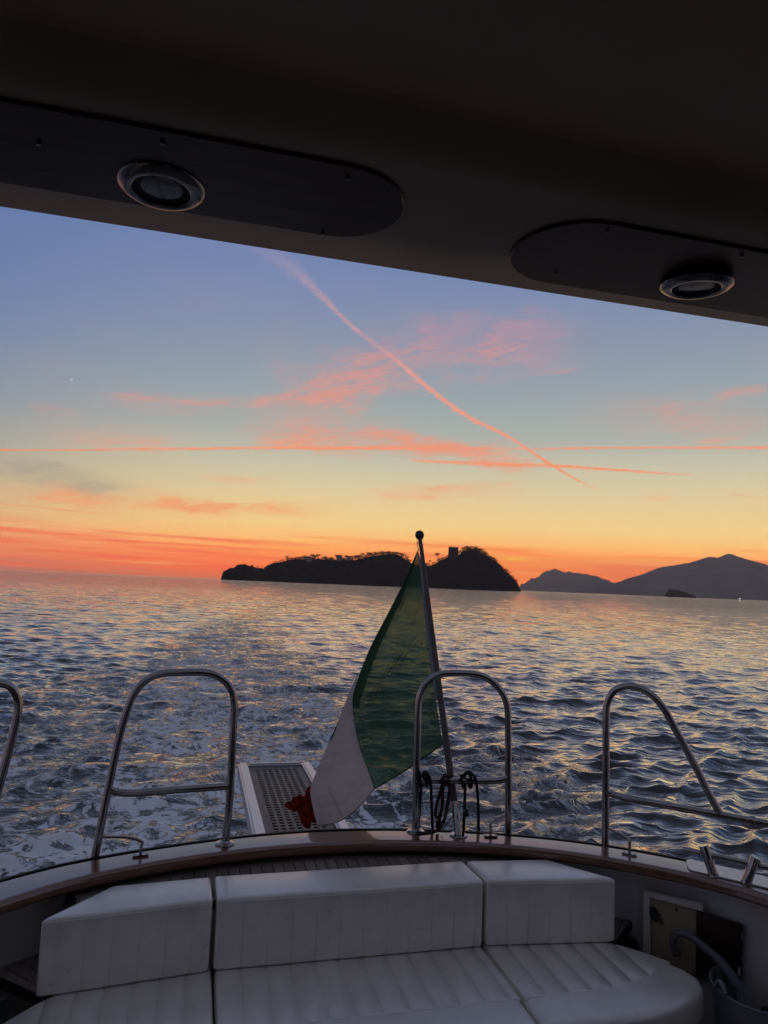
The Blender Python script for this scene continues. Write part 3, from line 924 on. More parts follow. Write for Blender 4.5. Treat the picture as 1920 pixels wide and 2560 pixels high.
# small boat with its light on, close under the headland
p = far_pt(1850, 1500, 2600); p[2] = .3
bt = empty('motorboat', tuple(p), -YAW)
hv = []
for x, hw in ((-4.5, 1.2), (-1, 1.5), (2.5, 1.2), (5, .1)):
    hv += [(x, -hw, 1.1 + .06 * (x + 4.5)), (x, -hw * .55, -.5), (x, hw * .55, -.5), (x, hw, 1.1 + .06 * (x + 4.5))]
MB().add(hv, [(i * 4 + k, i * 4 + 4 + k, i * 4 + 5 + k, i * 4 + 1 + k) for i in range(3) for k in range(3)] + [(0, 1, 2, 3)] + [(i * 4, i * 4 + 3, i * 4 + 7, i * 4 + 4) for i in range(3)]).build('hull', HULLM, bt)
MB().box((-.8, 0, 1.9), (3.2, 1.9, 1.5)).build('cabin', HULLM, bt, bevel=.15)
m, t, b = mat('lamp_glow'); b.inputs['Emission Color'].default_value = (1, .95, .85, 1); b.inputs['Emission Strength'].default_value = 14.0
MB().lathe([(0, -1), (.75, -.75), (1.05, 0), (.75, .75), (0, 1)], 10, (-.8, 0, 3.9)).tube([(-.8, 0, 2.6), (-.8, 0, 3.2)], .08, 6, 0).build('lamp', m, bt)
tag(bt, 'tiny boat with a bright white light close under the headland', 'boat')

# ------------------------------------------------------------------ the yacht
yacht = empty('motor_yacht', (BX, 1.0, 0))
Minv = Matrix.Translation((-BX, -1.0, 0))
tag(yacht, "motor yacht's stern cockpit with varnished capping, white sides and hardtop overhead", 'boat')
def part(o):
    o.parent = yacht; o.matrix_parent_inverse = Minv; return o

ZC = EYE - 1.15          # top of the wooden capping
TH = .048
outer = [az(x, y, ZC)[:2] for x, y in [(0, 2193), (115, 2170), (231, 2147), (390, 2120), (556, 2095), (781, 2069), (960, 2072), (1120, 2078), (1278, 2086), (1390, 2098), (1504, 2112), (1610, 2130), (1718, 2151), (1820, 2175), (1920, 2201)]]
inner = [az(x, y, ZC)[:2] for x, y in [(0, 2246), (120, 2214), (255, 2179), (400, 2152), (556, 2127), (760, 2106), (960, 2098), (1120, 2103), (1278, 2112), (1390, 2125), (1504, 2141), (1610, 2161), (1718, 2184), (1820, 2206), (1920, 2229)]]
outer = [np.array(p) for p in ([(-1.62, 1.2), (-1.42, 2.05), (-1.12, 2.62)] + outer + [(2.62, 2.15), (2.86, 1.65), (3.0, 1.0)])]
inner = [np.array(p) for p in ([(-1.44, 1.2), (-1.24, 1.95), (-.96, 2.48)] + inner + [(2.42, 1.95), (2.62, 1.5), (2.78, .95)])]
# smooth both curves a little
def relax(P, k=2):
    P = np.array(P)
    for _ in range(k): P[1:-1] = .5 * P[1:-1] + .25 * (P[:-2] + P[2:])
    return P
OUT = resample(spline(relax(outer), 6), 150); INN = resample(spline(relax(inner), 6), 150)
def capping():
    vs, fs = [], []
    r = .010
    for o, i in zip(OUT, INN):
        d = (i - o) / np.linalg.norm(i - o)
        sec = [(o, ZC - TH), (o, ZC - r), (o + d * r * .3, ZC - r * .3), (o + d * r, ZC), (o + d * (r + .004), ZC + .0002), (i - d * (r * 1.6 + .004), ZC + .0002), (i - d * r * 1.6, ZC), (i - d * r * .5, ZC - r * .4), (i, ZC - r * 1.6), (i, ZC - r * 2.0), (i, ZC - TH + r * 1.3), (i, ZC - TH + r), (i - d * r, ZC - TH)]
        vs += [(p[0], p[1], z) for p, z in sec]
    n = 13
    for k in range(len(OUT) - 1):
        for j in range(n): fs.append((k * n + j, k * n + (j + 1) % n, (k + 1) * n + (j + 1) % n, (k + 1) * n + j))
    return MB().add(vs, fs).build('cap_rail', VARNISH, None, sharp=60)
part(capping())

def strip(name, curve, z0, z1, off, mtl, thick=.03):
    """a wall following a curve in plan; off moves it along the outward normal"""
    P = np.array(curve); T = np.gradient(P, axis=0); T /= np.linalg.norm(T, axis=1)[:, None]
    N = np.stack([-T[:, 1], T[:, 0]], 1)
    a, b_ = P + N * off, P + N * (off + thick)
    vs, fs, n = [], [], len(P)
    for i in range(n): vs += [(*a[i], z0), (*a[i], z1), (*b_[i], z1), (*b_[i], z0)]
    for i in range(n - 1):
        for j in range(4): fs.append((i * 4 + j, i * 4 + (j + 1) % 4, (i + 1) * 4 + (j + 1) % 4, (i + 1) * 4 + j))
    fs += [(0, 1, 2, 3), tuple((n - 1) * 4 + j for j in (3, 2, 1, 0))]
    return MB().add(vs, fs).build(name, mtl, None)
ZS = EYE - 1.86          # cockpit sole
part(strip('inner_side', INN, ZS, ZC - TH + .002, .115, GEL, .03))
part(strip('edge_trim', OUT, ZC - .07, ZC + .004, .002, BLACK, .012))
part(strip('hull_side', OUT, -.7, ZC - TH + .006, -.04, HULLM, .03))
part(MB().prism([tuple(p) for p in INN] , ZS - .05, ZS).build('cockpit_sole', TEAK2, None, smooth=False))

# aft deck of teak planks
ZD = EYE - 1.222
deck_poly = [tuple(p) for p in INN if p[1] > 2.93 and -.44 < p[0] < 1.62]
deck_poly = [(p[0], p[1] + .10) for p in deck_poly]
poly = deck_poly + [(deck_poly[-1][0], 2.90), (deck_poly[0][0], 2.90)]
deck = part(MB().prism(poly, ZD - .03, ZD - .004).build('aft_deck', CAULK, None, smooth=False))
def child(o, p):
    o.parent = p; return o
# margin plank along the curve, in four lengths
mp = resample([np.array(p) for p in deck_poly], 61)
T = np.gradient(mp, axis=0); T /= np.linalg.norm(T, axis=1)[:, None]; NN = np.stack([T[:, 1], -T[:, 0]], 1)
cuts = [0, 14, 27, 44, 60]
for a, b_ in zip(cuts[:-1], cuts[1:]):
    o_ = mp[a:b_ + 1].copy(); o_[0] += T[a] * .0015; o_[-1] -= T[b_] * .0015
    i_ = o_ + NN[a:b_ + 1] * .085
    vs = []
    for p, q in zip(o_ + NN[a:b_ + 1] * .002, i_): vs += [(*p, ZD), (*q, ZD), (*q, ZD - .02), (*p, ZD - .02)]
    fs = [(k * 4 + j, k * 4 + (j + 1) % 4, (k + 1) * 4 + (j + 1) % 4, (k + 1) * 4 + j) for k in range(b_ - a) for j in range(4)] + [(0, 1, 2, 3), tuple((b_ - a) * 4 + j for j in (3, 2, 1, 0))]
    child(MB().add(vs, fs).build('margin_plank', TEAK2, None, smooth=False), deck)
inner_line = mp + NN * .091
pl_poly = [tuple(p) for p in inner_line] + [(inner_line[-1][0], 2.905), (inner_line[0][0], 2.905)]
x = -.40
while x < 1.78:
    q = clip(clip(pl_poly, 1, 0, x + .0425, 1), 1, 0, x, -1)
    if len(q) >= 3 and max(p[1] for p in q) > 2.93: child(MB().prism(q, ZD - .02, ZD).build('plank', TEAK, None, smooth=False), deck)
    x += .0465

# corner shelves of teak below the ends of the backrest
ZK = EYE - 1.434
SHELF = [(1.774, 2.752), (2.025, 2.970), (1.95, 3.09), (1.58, 3.12), (1.585, 2.995)]
for pts, ang in ((SHELF, -.75), ([(2 * BX - x, y) for x, y in SHELF][::-1], .75)):
    sh = part(MB().prism(pts, ZK - .035, ZK - .004).build('corner_shelf', CAULK, None, smooth=False))
    cx, cy = np.mean(pts, 0); ca, sa = math.cos(ang), math.sin(ang)
    ins = [((p[0] - cx) * .955 + cx, (p[1] - cy) * .955 + cy) for p in pts]
    if sum(ins[i][0] * ins[(i + 1) % len(ins)][1] - ins[(i + 1) % len(ins)][0] * ins[i][1] for i in range(len(ins))) < 0: ins = ins[::-1]
    k = -.4
    while k < .4:
        c0 = ca * cx + sa * cy + k
        q = clip(clip(ins, ca, sa, c0 + .05, 1), ca, sa, c0, -1)
        if len(q) >= 3: child(MB().prism(q, ZK - .02, ZK).build('plank', TEAK, None, smooth=False), sh)
        k += .0545

# sofa base
def mirror(P): return [(2 * BX - x, y) for x, y in P][::-1]
right_out = [(1.22, 2.83), (1.70, 2.80), (1.80, 2.735), (1.88, 2.635), (1.940, 2.545), (1.955, 2.470), (1.925, 2.410), (1.86, 2.365), (1.76, 2.322), (1.64, 2.298), (1.50, 2.288), (1.22, 2.288)]
basep = [((p[0] - .93) * .95 + .93, (p[1] - 2.55) * .90 + 2.56) for p in right_out] + [((p[0] - .43) * .95 + .43, (p[1] - 2.55) * .90 + 2.56) for p in mirror(right_out)]
ZT = EYE - 1.44          # top of the seat
part(MB().prism(basep, ZS + .001, ZT - .128).build('sofa_base', GEL, None, bevel=.02))
part(MB().prism([(-.22, 2.90), (1.56, 2.90), (1.52, 3.02), (-.20, 3.02)], ZT - .13, ZD - .035).build('backrest_base', GEL, None, smooth=False))

# hardtop: flat aft band, a cove and the ceiling
ZR = EYE + .42
prof = [(.885, ZR + .17), (.893, ZR + .10), (.893, ZR + .02), (.889, ZR + .006), (.880, ZR), (.76, ZR + .001), (.652, ZR + .001), (.642, ZR + .003), (.632, ZR + .009), (.624, ZR + .018), (.617, ZR + .028), (.612, ZR + .036)]
prof2 = [(.612, ZR + .036), (.607, ZR + .040), (.602, ZR + .038), (.40, ZR + .043), (.0, ZR + .05), (-2.2, ZR + .06), (-2.2, ZR + .17), (.885, ZR + .17)]
def roof_strip(name, pf, mtl, x0=-1.75, x1=3.1):
    vs, fs = [], []
    xs = np.linspace(x0, x1, 12)
    for x_ in xs:
        for y_, z_ in pf: vs.append((x_, y_ - .008 * ((x_ - BX) / 1.5) ** 2, z_))
    n = len(pf)
    for i in range(len(xs) - 1):
        for j in range(n - 1): fs.append((i * n + j, i * n + j + 1, (i + 1) * n + j + 1, (i + 1) * n + j))
    return MB().add(vs, fs).build(name, mtl, None, sharp=35)
part(roof_strip('hardtop_edge', prof, LINER))
part(roof_strip('hardtop_ceiling', prof2, LINER2))
# dark wooden panels let into the band, with screws
def stadium(x0, x1, y0, y1, left, right, n=16):
    r = (y1 - y0) / 2; cy = (y0 + y1) / 2; P = []
    if right: P += [(x1 - r + r * math.cos(a), cy + r * math.sin(a)) for a in np.linspace(-math.pi / 2, math.pi / 2, n)]
    else: P += [(x1, y0), (x1, y1)]
    if left: P += [(x0 + r + r * math.cos(a), cy + r * math.sin(a)) for a in np.linspace(math.pi / 2, 3 * math.pi / 2, n)]
    else: P += [(x0, y1), (x0, y0)]
    return P
def wood_panel(P, screws):
    r_ = MB().prism(P, ZR - .0035, ZR + .0005).build('wood_panel', DARKWOOD, None, bevel=.0016, seg=1)
    part(r_)
    for x_, y_ in screws:
        s_ = MB().lathe([(0, -.0036), (.0018, -.0035), (.0024, -.0030), (.0024, 0)], 12, (x_, y_, ZR - .0030)).build('screw', SCREW, None)
        child(s_, r_)
wood_panel(stadium(-1.55, .197, .664, .815, True, True), [az(752 * K, 376 * K, ZR)[:2], az(698 * K, 496 * K, ZR)[:2], az(352 * K, 298 * K, ZR)[:2], az(85 * K, 300 * K, ZR)[:2]])
wood_panel(stadium(.348, 2.5, .680, .846, True, True), [az(1312 * K, 491 * K, ZR)[:2], az(1200 * K, 583 * K, ZR)[:2], az(1602 * K, 545 * K, ZR)[:2]])
# thin groove line round each panel is the shadow of the raised panel edge; lamps hang below
def ceiling_light(c, tilt, drop, label):
    e = empty('ceiling_light', (c[0], c[1], ZR - .0035))
    e.rotation_euler = (tilt[0], tilt[1], 0)
    MB().lathe([(.041, .0), (.041, -.004 - drop)], 40).build('housing', BLACK, e)
    MB().lathe([(.0445, .0005 - drop), (.0458, -.003 - drop), (.0445, -.0055 - drop), (.038, -.0085 - drop), (.033, -.0092 - drop), (.0302, -.0075 - drop), (.0300, -.001 - drop)], 48).build('ring', DARKSTEEL, e)
    MB().lathe([(0, -.0042 - drop), (.02, -.0042 - drop), (.0300, -.0030 - drop), (.0300, .0 - drop)], 40).build('lens', GLASS, e)
    return tag(e, label, 'ceiling light', 'round ceiling lights in the wood panels')
ceiling_light((-.065, .765), (.0, .0), -.002, 'round chrome ceiling light, unlit, in the longer left wood panel')
ceiling_light((.612, .772), (.07, .0), .004, 'round chrome ceiling light, unlit, in the right wood panel')

# unseen forward bulkhead with door opening, carrying the roof; added to block light
mb = MB()
mb.box((-.85, -2.15, (ZS + ZR) / 2), (1.9, .08, ZR - ZS + .06)).box((2.2, -2.15, (ZS + ZR) / 2), (1.9, .08, ZR - ZS + .06)).box((.68, -2.15, ZR - .12), (1.2, .08, .3))
part(mb.build('unseen_bulkhead', simple('light_blocking_panel', (.03, .03, .032), .2, 0, .1), None, smooth=False))  # bulkhead made dark like door glass, to dim the cushion fronts
for sx_ in (-1.62, 2.98):
    part(MB().box((sx_, -1.1, (ZC + ZR) / 2), (.06, 2.1, ZR - ZC + .08)).build('unseen_light_screen', GEL, None, smooth=False))  # unseen side screens, added to keep light out of the cockpit
    part(MB().box((sx_, -.2, (ZS + ZC) / 2), (.06, 3.6, ZC - ZS)).build('side_coaming', GEL, None, smooth=False))
part(MB().box((BX, -.3, ZS - .03), (4.5, 3.8, .05)).build('forward_sole', TEAK2, None, smooth=False))

# ------------------------------------------------------------------ sofa cushions
def seamed(poly, z0, z1, bev, seams, face, depth=.0042, lift=.0016, keep=None):
    """a padded block; seams are x positions; face 'front' or 'top' gets the stitched channels"""
    mb = MB().prism(poly, z0, z1)
    me = bpy.data.meshes.new('c'); me.from_pydata(mb.v, [], mb.f)
    bm = bmesh.new(); bm.from_mesh(me); bpy.data.meshes.remove(me)
    bmesh.ops.recalc_face_normals(bm, faces=bm.faces)
    es = [e for e in bm.edges if e.calc_face_angle(0) > R(14)]
    bmesh.ops.bevel(bm, geom=es, offset=bev, segments=4, affect='EDGES', profile=.5, clamp_overlap=True)
    xs = sorted(seams)
    cutsx = []
    for s in xs: cutsx += [s - .0035, s, s + .0035]
    lo, hi = min(p[0] for p in poly), max(p[0] for p in poly)
    ext = [lo] + xs + [hi]
    mids = [(a + b_) / 2 for a, b_ in zip(ext[:-1], ext[1:])]
    for c in cutsx + mids:
        bmesh.ops.bisect_plane(bm, geom=bm.verts[:] + bm.edges[:] + bm.faces[:], dist=1e-6, plane_co=(c, 0, 0), plane_no=(1, 0, 0))
    bm.normal_update()
    for v in bm.verts:
        n = v.normal
        w = max(0.0, -n.y) if face == 'front' else max(0.0, n.z)
        if w < .55: continue
        if face == 'front' and v.co.z > z1 - bev * 1.35: continue
        d = 0.0
        if any(abs(v.co.x - s) < 1e-4 for s in xs): d = -depth
        elif any(abs(v.co.x - s) < 1e-4 for s in mids): d = lift
        v.co += n * d * w
    for f in bm.faces: f.smooth = True
    return bm


def bm_obj(name, bm, mtl, parent=None):
    me = bpy.data.meshes.new(name)
    bmesh.ops.recalc_face_normals(bm, faces=bm.faces)
    for f in bm.faces: f.smooth = True
    bm.to_mesh(me); bm.free()
    return link(name, me, mtl, parent)


ZBT = EYE - 1.183        # top of the backrest
def backrest(poly, seams, label):
    e = empty('backrest_cushion', (sum(p[0] for p in poly) / len(poly), sum(p[1] for p in poly) / len(poly), ZT))
    inv = Matrix.Translation(-Vector(e.location))
    o = bm_obj('padding', seamed(poly, ZT + .0015, ZBT, .014, seams, 'front'), VINYL, e); o.matrix_parent_inverse = inv
    # welt sewn along the front top edge and down the corners
    mb = MB()
    a, b_ = np.array(poly[0]), np.array(poly[1])
    d = (b_ - a) / np.linalg.norm(b_ - a); n = np.array([d[1], -d[0]])
    q = lambda p, z, k=.0: (p[0] + n[0] * k, p[1] + n[1] * k, z)
    mb.tube([q(a + d * .015, ZBT - .015, -.0005), q((a + b_) / 2, ZBT - .0155, .0005), q(b_ - d * .015, ZBT - .015, -.0005)], .0026, 6, 3)
    o = mb.build('piping', VINYL, e); o.matrix_parent_inverse = inv
    return tag(e, label, 'cushion', 'white backrest cushions of the stern sofa')
pitch = .0925
backrest([(-.447, 2.750), (.130, 2.818), (.126, 3.030), (-.240, 3.002)], [-.447 + .055 + pitch * .98 * i for i in range(6)], 'left backrest cushion of the stern sofa, tapering to its outer end')
backrest([(.146, 2.820), (1.206, 2.814), (1.198, 3.036), (.138, 3.036)], [.146 + .10 + pitch * i for i in range(11)], 'long middle backrest cushion of the white stern sofa')
backrest([(1.220, 2.816), (1.776, 2.752), (1.575, 2.998), (1.212, 3.034)], [1.22 + .085 + pitch * .98 * i for i in range(5)], 'right backrest cushion of the stern sofa, tapering to its outer end')


def seat(outline, panel, seams, label):
    """outline: whole cushion in plan; panel: the stitched part inside the plain border"""
    cx, cy = np.mean(outline, 0)
    e = empty('seat_cushion', (cx, cy, ZT - .13)); inv = Matrix.Translation(-Vector(e.location))
    bm = bm_from_prism(outline, ZT - .13, ZT - .004, .030)
    o = bm_obj('border', bm, VINYL, e); o.matrix_parent_inverse = inv
    o = bm_obj('stitched_panel', seamed(panel, ZT - .05, ZT, .010, seams, 'top', .0042, .0010), VINYL, e); o.matrix_parent_inverse = inv
    return tag(e, label, 'cushion', 'white seat cushions of the stern sofa')


def bm_from_prism(poly, z0, z1, bev):
    mb = MB().prism(poly, z0, z1)
    me = bpy.data.meshes.new('c'); me.from_pydata(mb.v, [], mb.f)
    bm = bmesh.new(); bm.from_mesh(me); bpy.data.meshes.remove(me)
    bmesh.ops.recalc_face_normals(bm, faces=bm.faces)
    es = [e for e in bm.edges if e.calc_face_angle(0) > R(50)]
    bmesh.ops.bevel(bm, geom=es, offset=bev, segments=5, affect='EDGES', profile=.5, clamp_overlap=True)
    return bm


YB = 2.99
rp = [(1.222, YB), (1.66, YB), (1.72, 2.80), (1.80, 2.725), (1.915, 2.585), (1.85, 2.545), (1.78, 2.515), (1.70, 2.488), (1.60, 2.468), (1.50, 2.458), (1.36, 2.454), (1.222, 2.454)]
ro = [(1.216, YB)] + [(1.66, YB)] + right_out[1:-1] + [(1.216, 2.288)]
ro = [p if p[1] < YB - .1 or p[0] < 1.67 else p for p in ro]
seat(ro, rp, [1.222 + .088 + .0915 * i for i in range(6)], 'right seat cushion with rounded outer corner next to the locker')
seat(mirror(ro)[1:] + mirror(ro)[:1], mirror(rp), [2 * BX - (1.222 + .088 + .0915 * i) for i in range(6)], 'left seat cushion, its outer edge slanting to the left wall')
seat([(.150, YB), (1.210, YB), (1.210, 2.288), (.150, 2.288)], [(.154, YB), (1.206, YB), (1.206, 2.456), (.154, 2.456)], [.154 + .09 + .0925 * i for i in range(11)], 'long middle seat cushion of the white stern sofa')

# ------------------------------------------------------------------ hand rails
def rail_plane(a, b_):
    t = np.array(b_) - np.array(a); n = np.array([-t[1], t[0], 0]); return np.array(a), n / np.linalg.norm(n)
c2 = lambda L: [(960 + x / 1.728, 1600 + y / 1.728) for x, y in L]
c1 = lambda L: [(x / 1.728, 1600 + y / 1.728) for x, y in L]
cd_ = lambda L: [(1440 + x / 3.456, 1640 + y / 3.456) for x, y in L]
TR = .0165
def flange(mb, p, r=.042):
    return mb.lathe([(r, 0), (r, .004), (r - .004, .007), (TR + .006, .009), (TR + .002, .016)], 28, (p[0], p[1], p[2] + .0005))
def rail(name, loc, label, hoop, bar, brace, foot, plane, floor_pt=None, barpull=.0, extra=None):
    p0, n = plane
    e = empty(name, tuple(loc)); inv = Matrix.Translation(-Vector(loc))
    H = [apl(x, y, p0, n) for x, y in hoop]
    o = MB().tube(H, TR, 16, 5).build('hoop', STEEL, e); o.matrix_parent_inverse = inv
    Bp = [apl(x, y, p0, n) for x, y in bar]
    if barpull:
        Bp = [p - n * np.sign(np.dot(n, p - CAM)) * barpull * w for p, w in zip(Bp, np.r_[0, np.ones(len(Bp) - 2), 0] if barpull > 0 else np.zeros(len(Bp)))]
    o = MB().tube(Bp, TR * .96, 16, 4).build('crossbar', STEEL, e); o.matrix_parent_inverse = inv
    if brace:
        B = [apl(*brace[0], p0, n)]
        f = az(*foot, ZC)
        k = f + np.array([0, 0, .055])
        B = [B[0], B[0] * .35 + k * .65 + np.array([0, 0, .012]), k + np.array([0, 0, .004]), k - np.array([0, 0, .012]), f]
        o = MB().tube(B, .0062, 10, 4).build('brace', STEEL, e); o.matrix_parent_inverse = inv
        tdir = np.array([n[1], -n[0]]); ang = math.atan2(tdir[1], tdir[0])
        rot = np.array([[math.cos(ang), -math.sin(ang), 0], [math.sin(ang), math.cos(ang), 0], [0, 0, 1]])
        o = MB().box(f + np.array([0, 0, .0045]), (.062, .030, .008), rot).build('foot_plate', STEEL, e, bevel=.002); o.matrix_parent_inverse = inv
        for s in (-1, 1):
            q = f + rot @ np.array([s * .022, 0, .0085])
            o = MB().lathe([(.004, 0), (.0036, .0016), (0, .002)], 10, q).build('screw', SCREW, e); o.matrix_parent_inverse = inv
    if floor_pt is not None:
        o = flange(MB(), floor_pt).build('base_plate', STEEL, e, sharp=30); o.matrix_parent_inverse = inv
        for a in (.6, 2.2, 3.8, 5.3):
            o = MB().lathe([(.0042, 0), (.004, .0015), (0, .002)], 10, (floor_pt[0] + .031 * math.cos(a), floor_pt[1] + .031 * math.sin(a), floor_pt[2] + .0072)).build('screw', SCREW, e); o.matrix_parent_inverse = inv
    if extra: extra(e, inv, p0, n)
    return tag(e, label, 'handrail', 'steel hoop handrails on the stern capping')

# centre hoop
bC = az(1039, 2080, ZC); oC = az(1271, 2084, ZC) + np.array([.0, .022, 0])
plC = rail_plane(bC, oC)
hoopC = [(1039, 2080)] + c2([(138, 700), (140, 560), (145, 400), (147, 300), (152, 252), (166, 212), (190, 178), (225, 154), (268, 144), (350, 144), (402, 149), (450, 168), (490, 202), (520, 246), (533, 290), (536, 340), (537, 460), (537, 620), (537, 860), (538, 960)])
rail('hoop_handrail', bC, 'steel hoop handrail with black ropes on it, in front of the flagstaff', hoopC, c2([(142, 606), (220, 607), (320, 608), (440, 609), (500, 606), (528, 596), (540, 580)]), c2([(528, 755)]), (960 + 460 / 1.728, 1600 + 850 / 1.728), plC, bC)
# left hoop
bB = az(562, 2110, ZC); oB = az(236, 2146, ZC) + np.array([-.02, .02, 0])
plB = rail_plane(oB, bB)
hoopB = [(562, 2112)] + c1([(985, 770), (995, 640), (1003, 480), (1010, 340), (1012, 275), (1003, 222), (975, 181), (930, 152), (880, 140), (800, 139), (720, 142), (660, 157), (612, 190), (577, 235), (552, 292), (512, 430), (470, 630), (440, 780), (410, 940), (396, 1010)])
rail('hoop_handrail', bB, 'steel hoop handrail left of the gangway, over the foaming wake', hoopB, c1([(462, 636), (500, 655), (560, 661), (650, 656), (800, 644), (982, 632)]), c1([(428, 850)]), (607 / 1.728, 1600 + 934 / 1.728), plB, bB)
# far left hoop, cut by the picture edge
oA = az(-52, 2203, ZC) + np.array([-.02, .02, 0])
plA = rail_plane(oA + np.array([-.34, -.22, 0]), oA)
hoopA = [(-52, 2225), (-48, 2180)] + c1([(-40, 820), (-18, 690), (10, 580), (50, 430), (74, 330), (79, 270), (66, 226), (40, 197), (0, 184), (-60, 176), (-150, 180), (-220, 200), (-270, 250), (-290, 330), (-300, 560), (-310, 900)])
rail('hoop_handrail', oA, 'steel hoop handrail cut off by the left edge of the picture', hoopA, [(-20, 2020), (-60, 2026), (-120, 2030), (-174, 2032)], None, None, plA)
# right hoop with its long rail
oD = az(1513, 2118, ZC) + np.array([.015, .015, 0]); o2 = az(1920, 2201, ZC) + np.array([.015, .01, 0])
plD = rail_plane(oD, o2)
hoopD = cd_([(250, 1760), (251, 1640), (255, 1400), (258, 1000), (262, 500), (272, 402), (302, 332), (350, 286), (420, 262), (480, 258), (560, 280), (640, 326), (710, 391), (770, 471), (840, 600), (950, 800), (1050, 990), (1150, 1190), (1240, 1355)])
def rail_joint(e, inv, p0, n):
    a, b_ = apl(1440 + 1495 / 3.456, 1640 + 1418 / 3.456, p0, n), apl(1440 + 1552 / 3.456, 1640 + 1430 / 3.456, p0, n)
    o = MB().tube([a, a * .9 + b_ * .1, a * .1 + b_ * .9, b_], [.019, .0215, .0215, .019], 18, 0).build('joint_sleeve', STEEL, e); o.matrix_parent_inverse = inv
rail('hoop_handrail', oD, 'sloping steel hoop handrail on the right, joined to a long side rail', hoopD, cd_([(252, 1150), (290, 1182), (380, 1212), (600, 1256), (900, 1311), (1250, 1374), (1500, 1420), (1800, 1478), (2300, 1580)]), cd_([(266, 1485)])[:1], (1440 + 462 / 3.456, 1640 + 1716 / 3.456), plD, None, 0, rail_joint)

# ------------------------------------------------------------------ mooring bitt
e = empty('mooring_bitt', tuple(az(1825, 2200, ZC)))
inv = Matrix.Translation(-Vector(e.location))
cr_ = lambda L: [(1500 + x / 3.95, 2100 + y / 3.95) for x, y in L]
pp = [az(x, y, ZC)[:2] for x, y in cr_([(850, 218), (866, 206), (900, 206), (1250, 282), (1600, 365), (1990, 470), (2010, 500), (2000, 540), (1960, 560), (1659, 492), (1250, 396), (905, 316), (880, 300), (862, 270)])]
o = MB().prism([tuple(p) for p in pp], ZC + .0005, ZC + .007).build('base_plate', DULLSTEEL, e, bevel=.002); o.matrix_parent_inverse = inv
q1, q2 = az(*cr_([(1122, 352)])[0], ZC), az(*cr_([(1440, 425)])[0], ZC)
plE = rail_plane(q1, q2)
for bpx, tpx in (((1122, 350), (1022, 52)), ((1440, 424), (1540, 168))):
    a, b_ = apl(*cr_([bpx])[0], *plE), apl(*cr_([tpx])[0], *plE)
    d = (b_ - a) / np.linalg.norm(b_ - a)
    o = MB().lathe([(.0235, 0), (.0205, .005), (.0195, .012), (.0195, np.linalg.norm(b_ - a) - .003), (.018, np.linalg.norm(b_ - a))], 28, a, d).build('post', STEEL, e, sharp=30); o.matrix_parent_inverse = inv
bar = [apl(*p, plE[0] + plE[1] * (.012 if plE[1][1] > 0 else -.012), plE[1]) for p in cr_([(825, 90), (1250, 180), (1659, 276), (2000, 356)])]
o = MB().tube(bar, .0112, 14, 0).build('crossbar', STEEL, e, sharp=35); o.matrix_parent_inverse = inv
tag(e, 'steel mooring bitt with two splayed posts and a crossbar on the capping', 'mooring bitt')

# ------------------------------------------------------------------ flagstaff and flag
pb = az(1146, 2089, ZC)
def on_staff(px, py, dx=0.0):           # the staff leans aft in the plane x = pb.x
    d = ray(px, py); return CAM + d * ((pb[0] + dx) / d[0])
top = on_staff(1049, 1338)
sd = (top - pb) / np.linalg.norm(top - pb); slen = np.linalg.norm(top - pb)
e = empty('flagstaff', tuple(pb)); inv = Matrix.Translation(-Vector(pb))
mbf = MB().lathe([(.042, .0005), (.042, .004), (.038, .007), (.020, .008)], 32, pb)
o = mbf.build('base_plate', STEEL, e, sharp=30); o.matrix_parent_inverse = inv
o = MB().lathe([(.0175, -.005), (.0175, .15), (.0150, .152)], 24, pb, sd).build('socket', STEEL, e, sharp=30); o.matrix_parent_inverse = inv
o = MB().tube([pb + sd * .145, pb + sd * .16, pb + sd * .7, pb + sd * (slen - .02)], [.0172, .0180, .0150, .0118], 18, 0).build('pole', simple('aged_varnished_wood', (.09, .075, .066), .55, 0, .2, (30, 30, 4)), e); o.matrix_parent_inverse = inv
o = MB().lathe([(0, -.030), (.012, -.028), (.022, -.018), (.0275, 0), (.022, .019), (.012, .026), (0, .0285)], 24, top, sd).build('ball', BLACK, e); o.matrix_parent_inverse = inv
kp = pb + np.array([.026, -.012, .105])
o = MB().lathe([(.010, 0), (.016, .004), (.0175, .012), (.0165, .022), (.010, .026)], 18, kp - np.array([.010, 0, 0]), (1, -.3, .1)).build('clamp_knob', BLACK, e); o.matrix_parent_inverse = inv
hk = on_staff(1044, 1353)
o = MB().tube([on_staff(1045, 1352), on_staff(1042, 1356), on_staff(1043.5, 1359.5), on_staff(1046, 1357), on_staff(1047, 1354)], .0022, 6, 4).tube([on_staff(1044, 1359), on_staff(1045.2, 1370), on_staff(1046, 1378)], .0026, 6, 2).build('halyard_hook', ROPER, e); o.matrix_parent_inverse = inv
wv = [apl(980 + x / 5.184, 1880 + y / 5.184, pb + np.array([0, .03, 0]), np.array([0, 1.0, 0])) for x, y in [(795, 830), (750, 870), (735, 910), (690, 950), (655, 1000), (640, 1040)]]
o = MB().tube(wv, .0020, 6, 4).build('lashing', ROPEM, e); o.matrix_parent_inverse = inv
tag(e, 'raked wooden flagstaff with a round ball top on a steel socket', 'flagstaff')

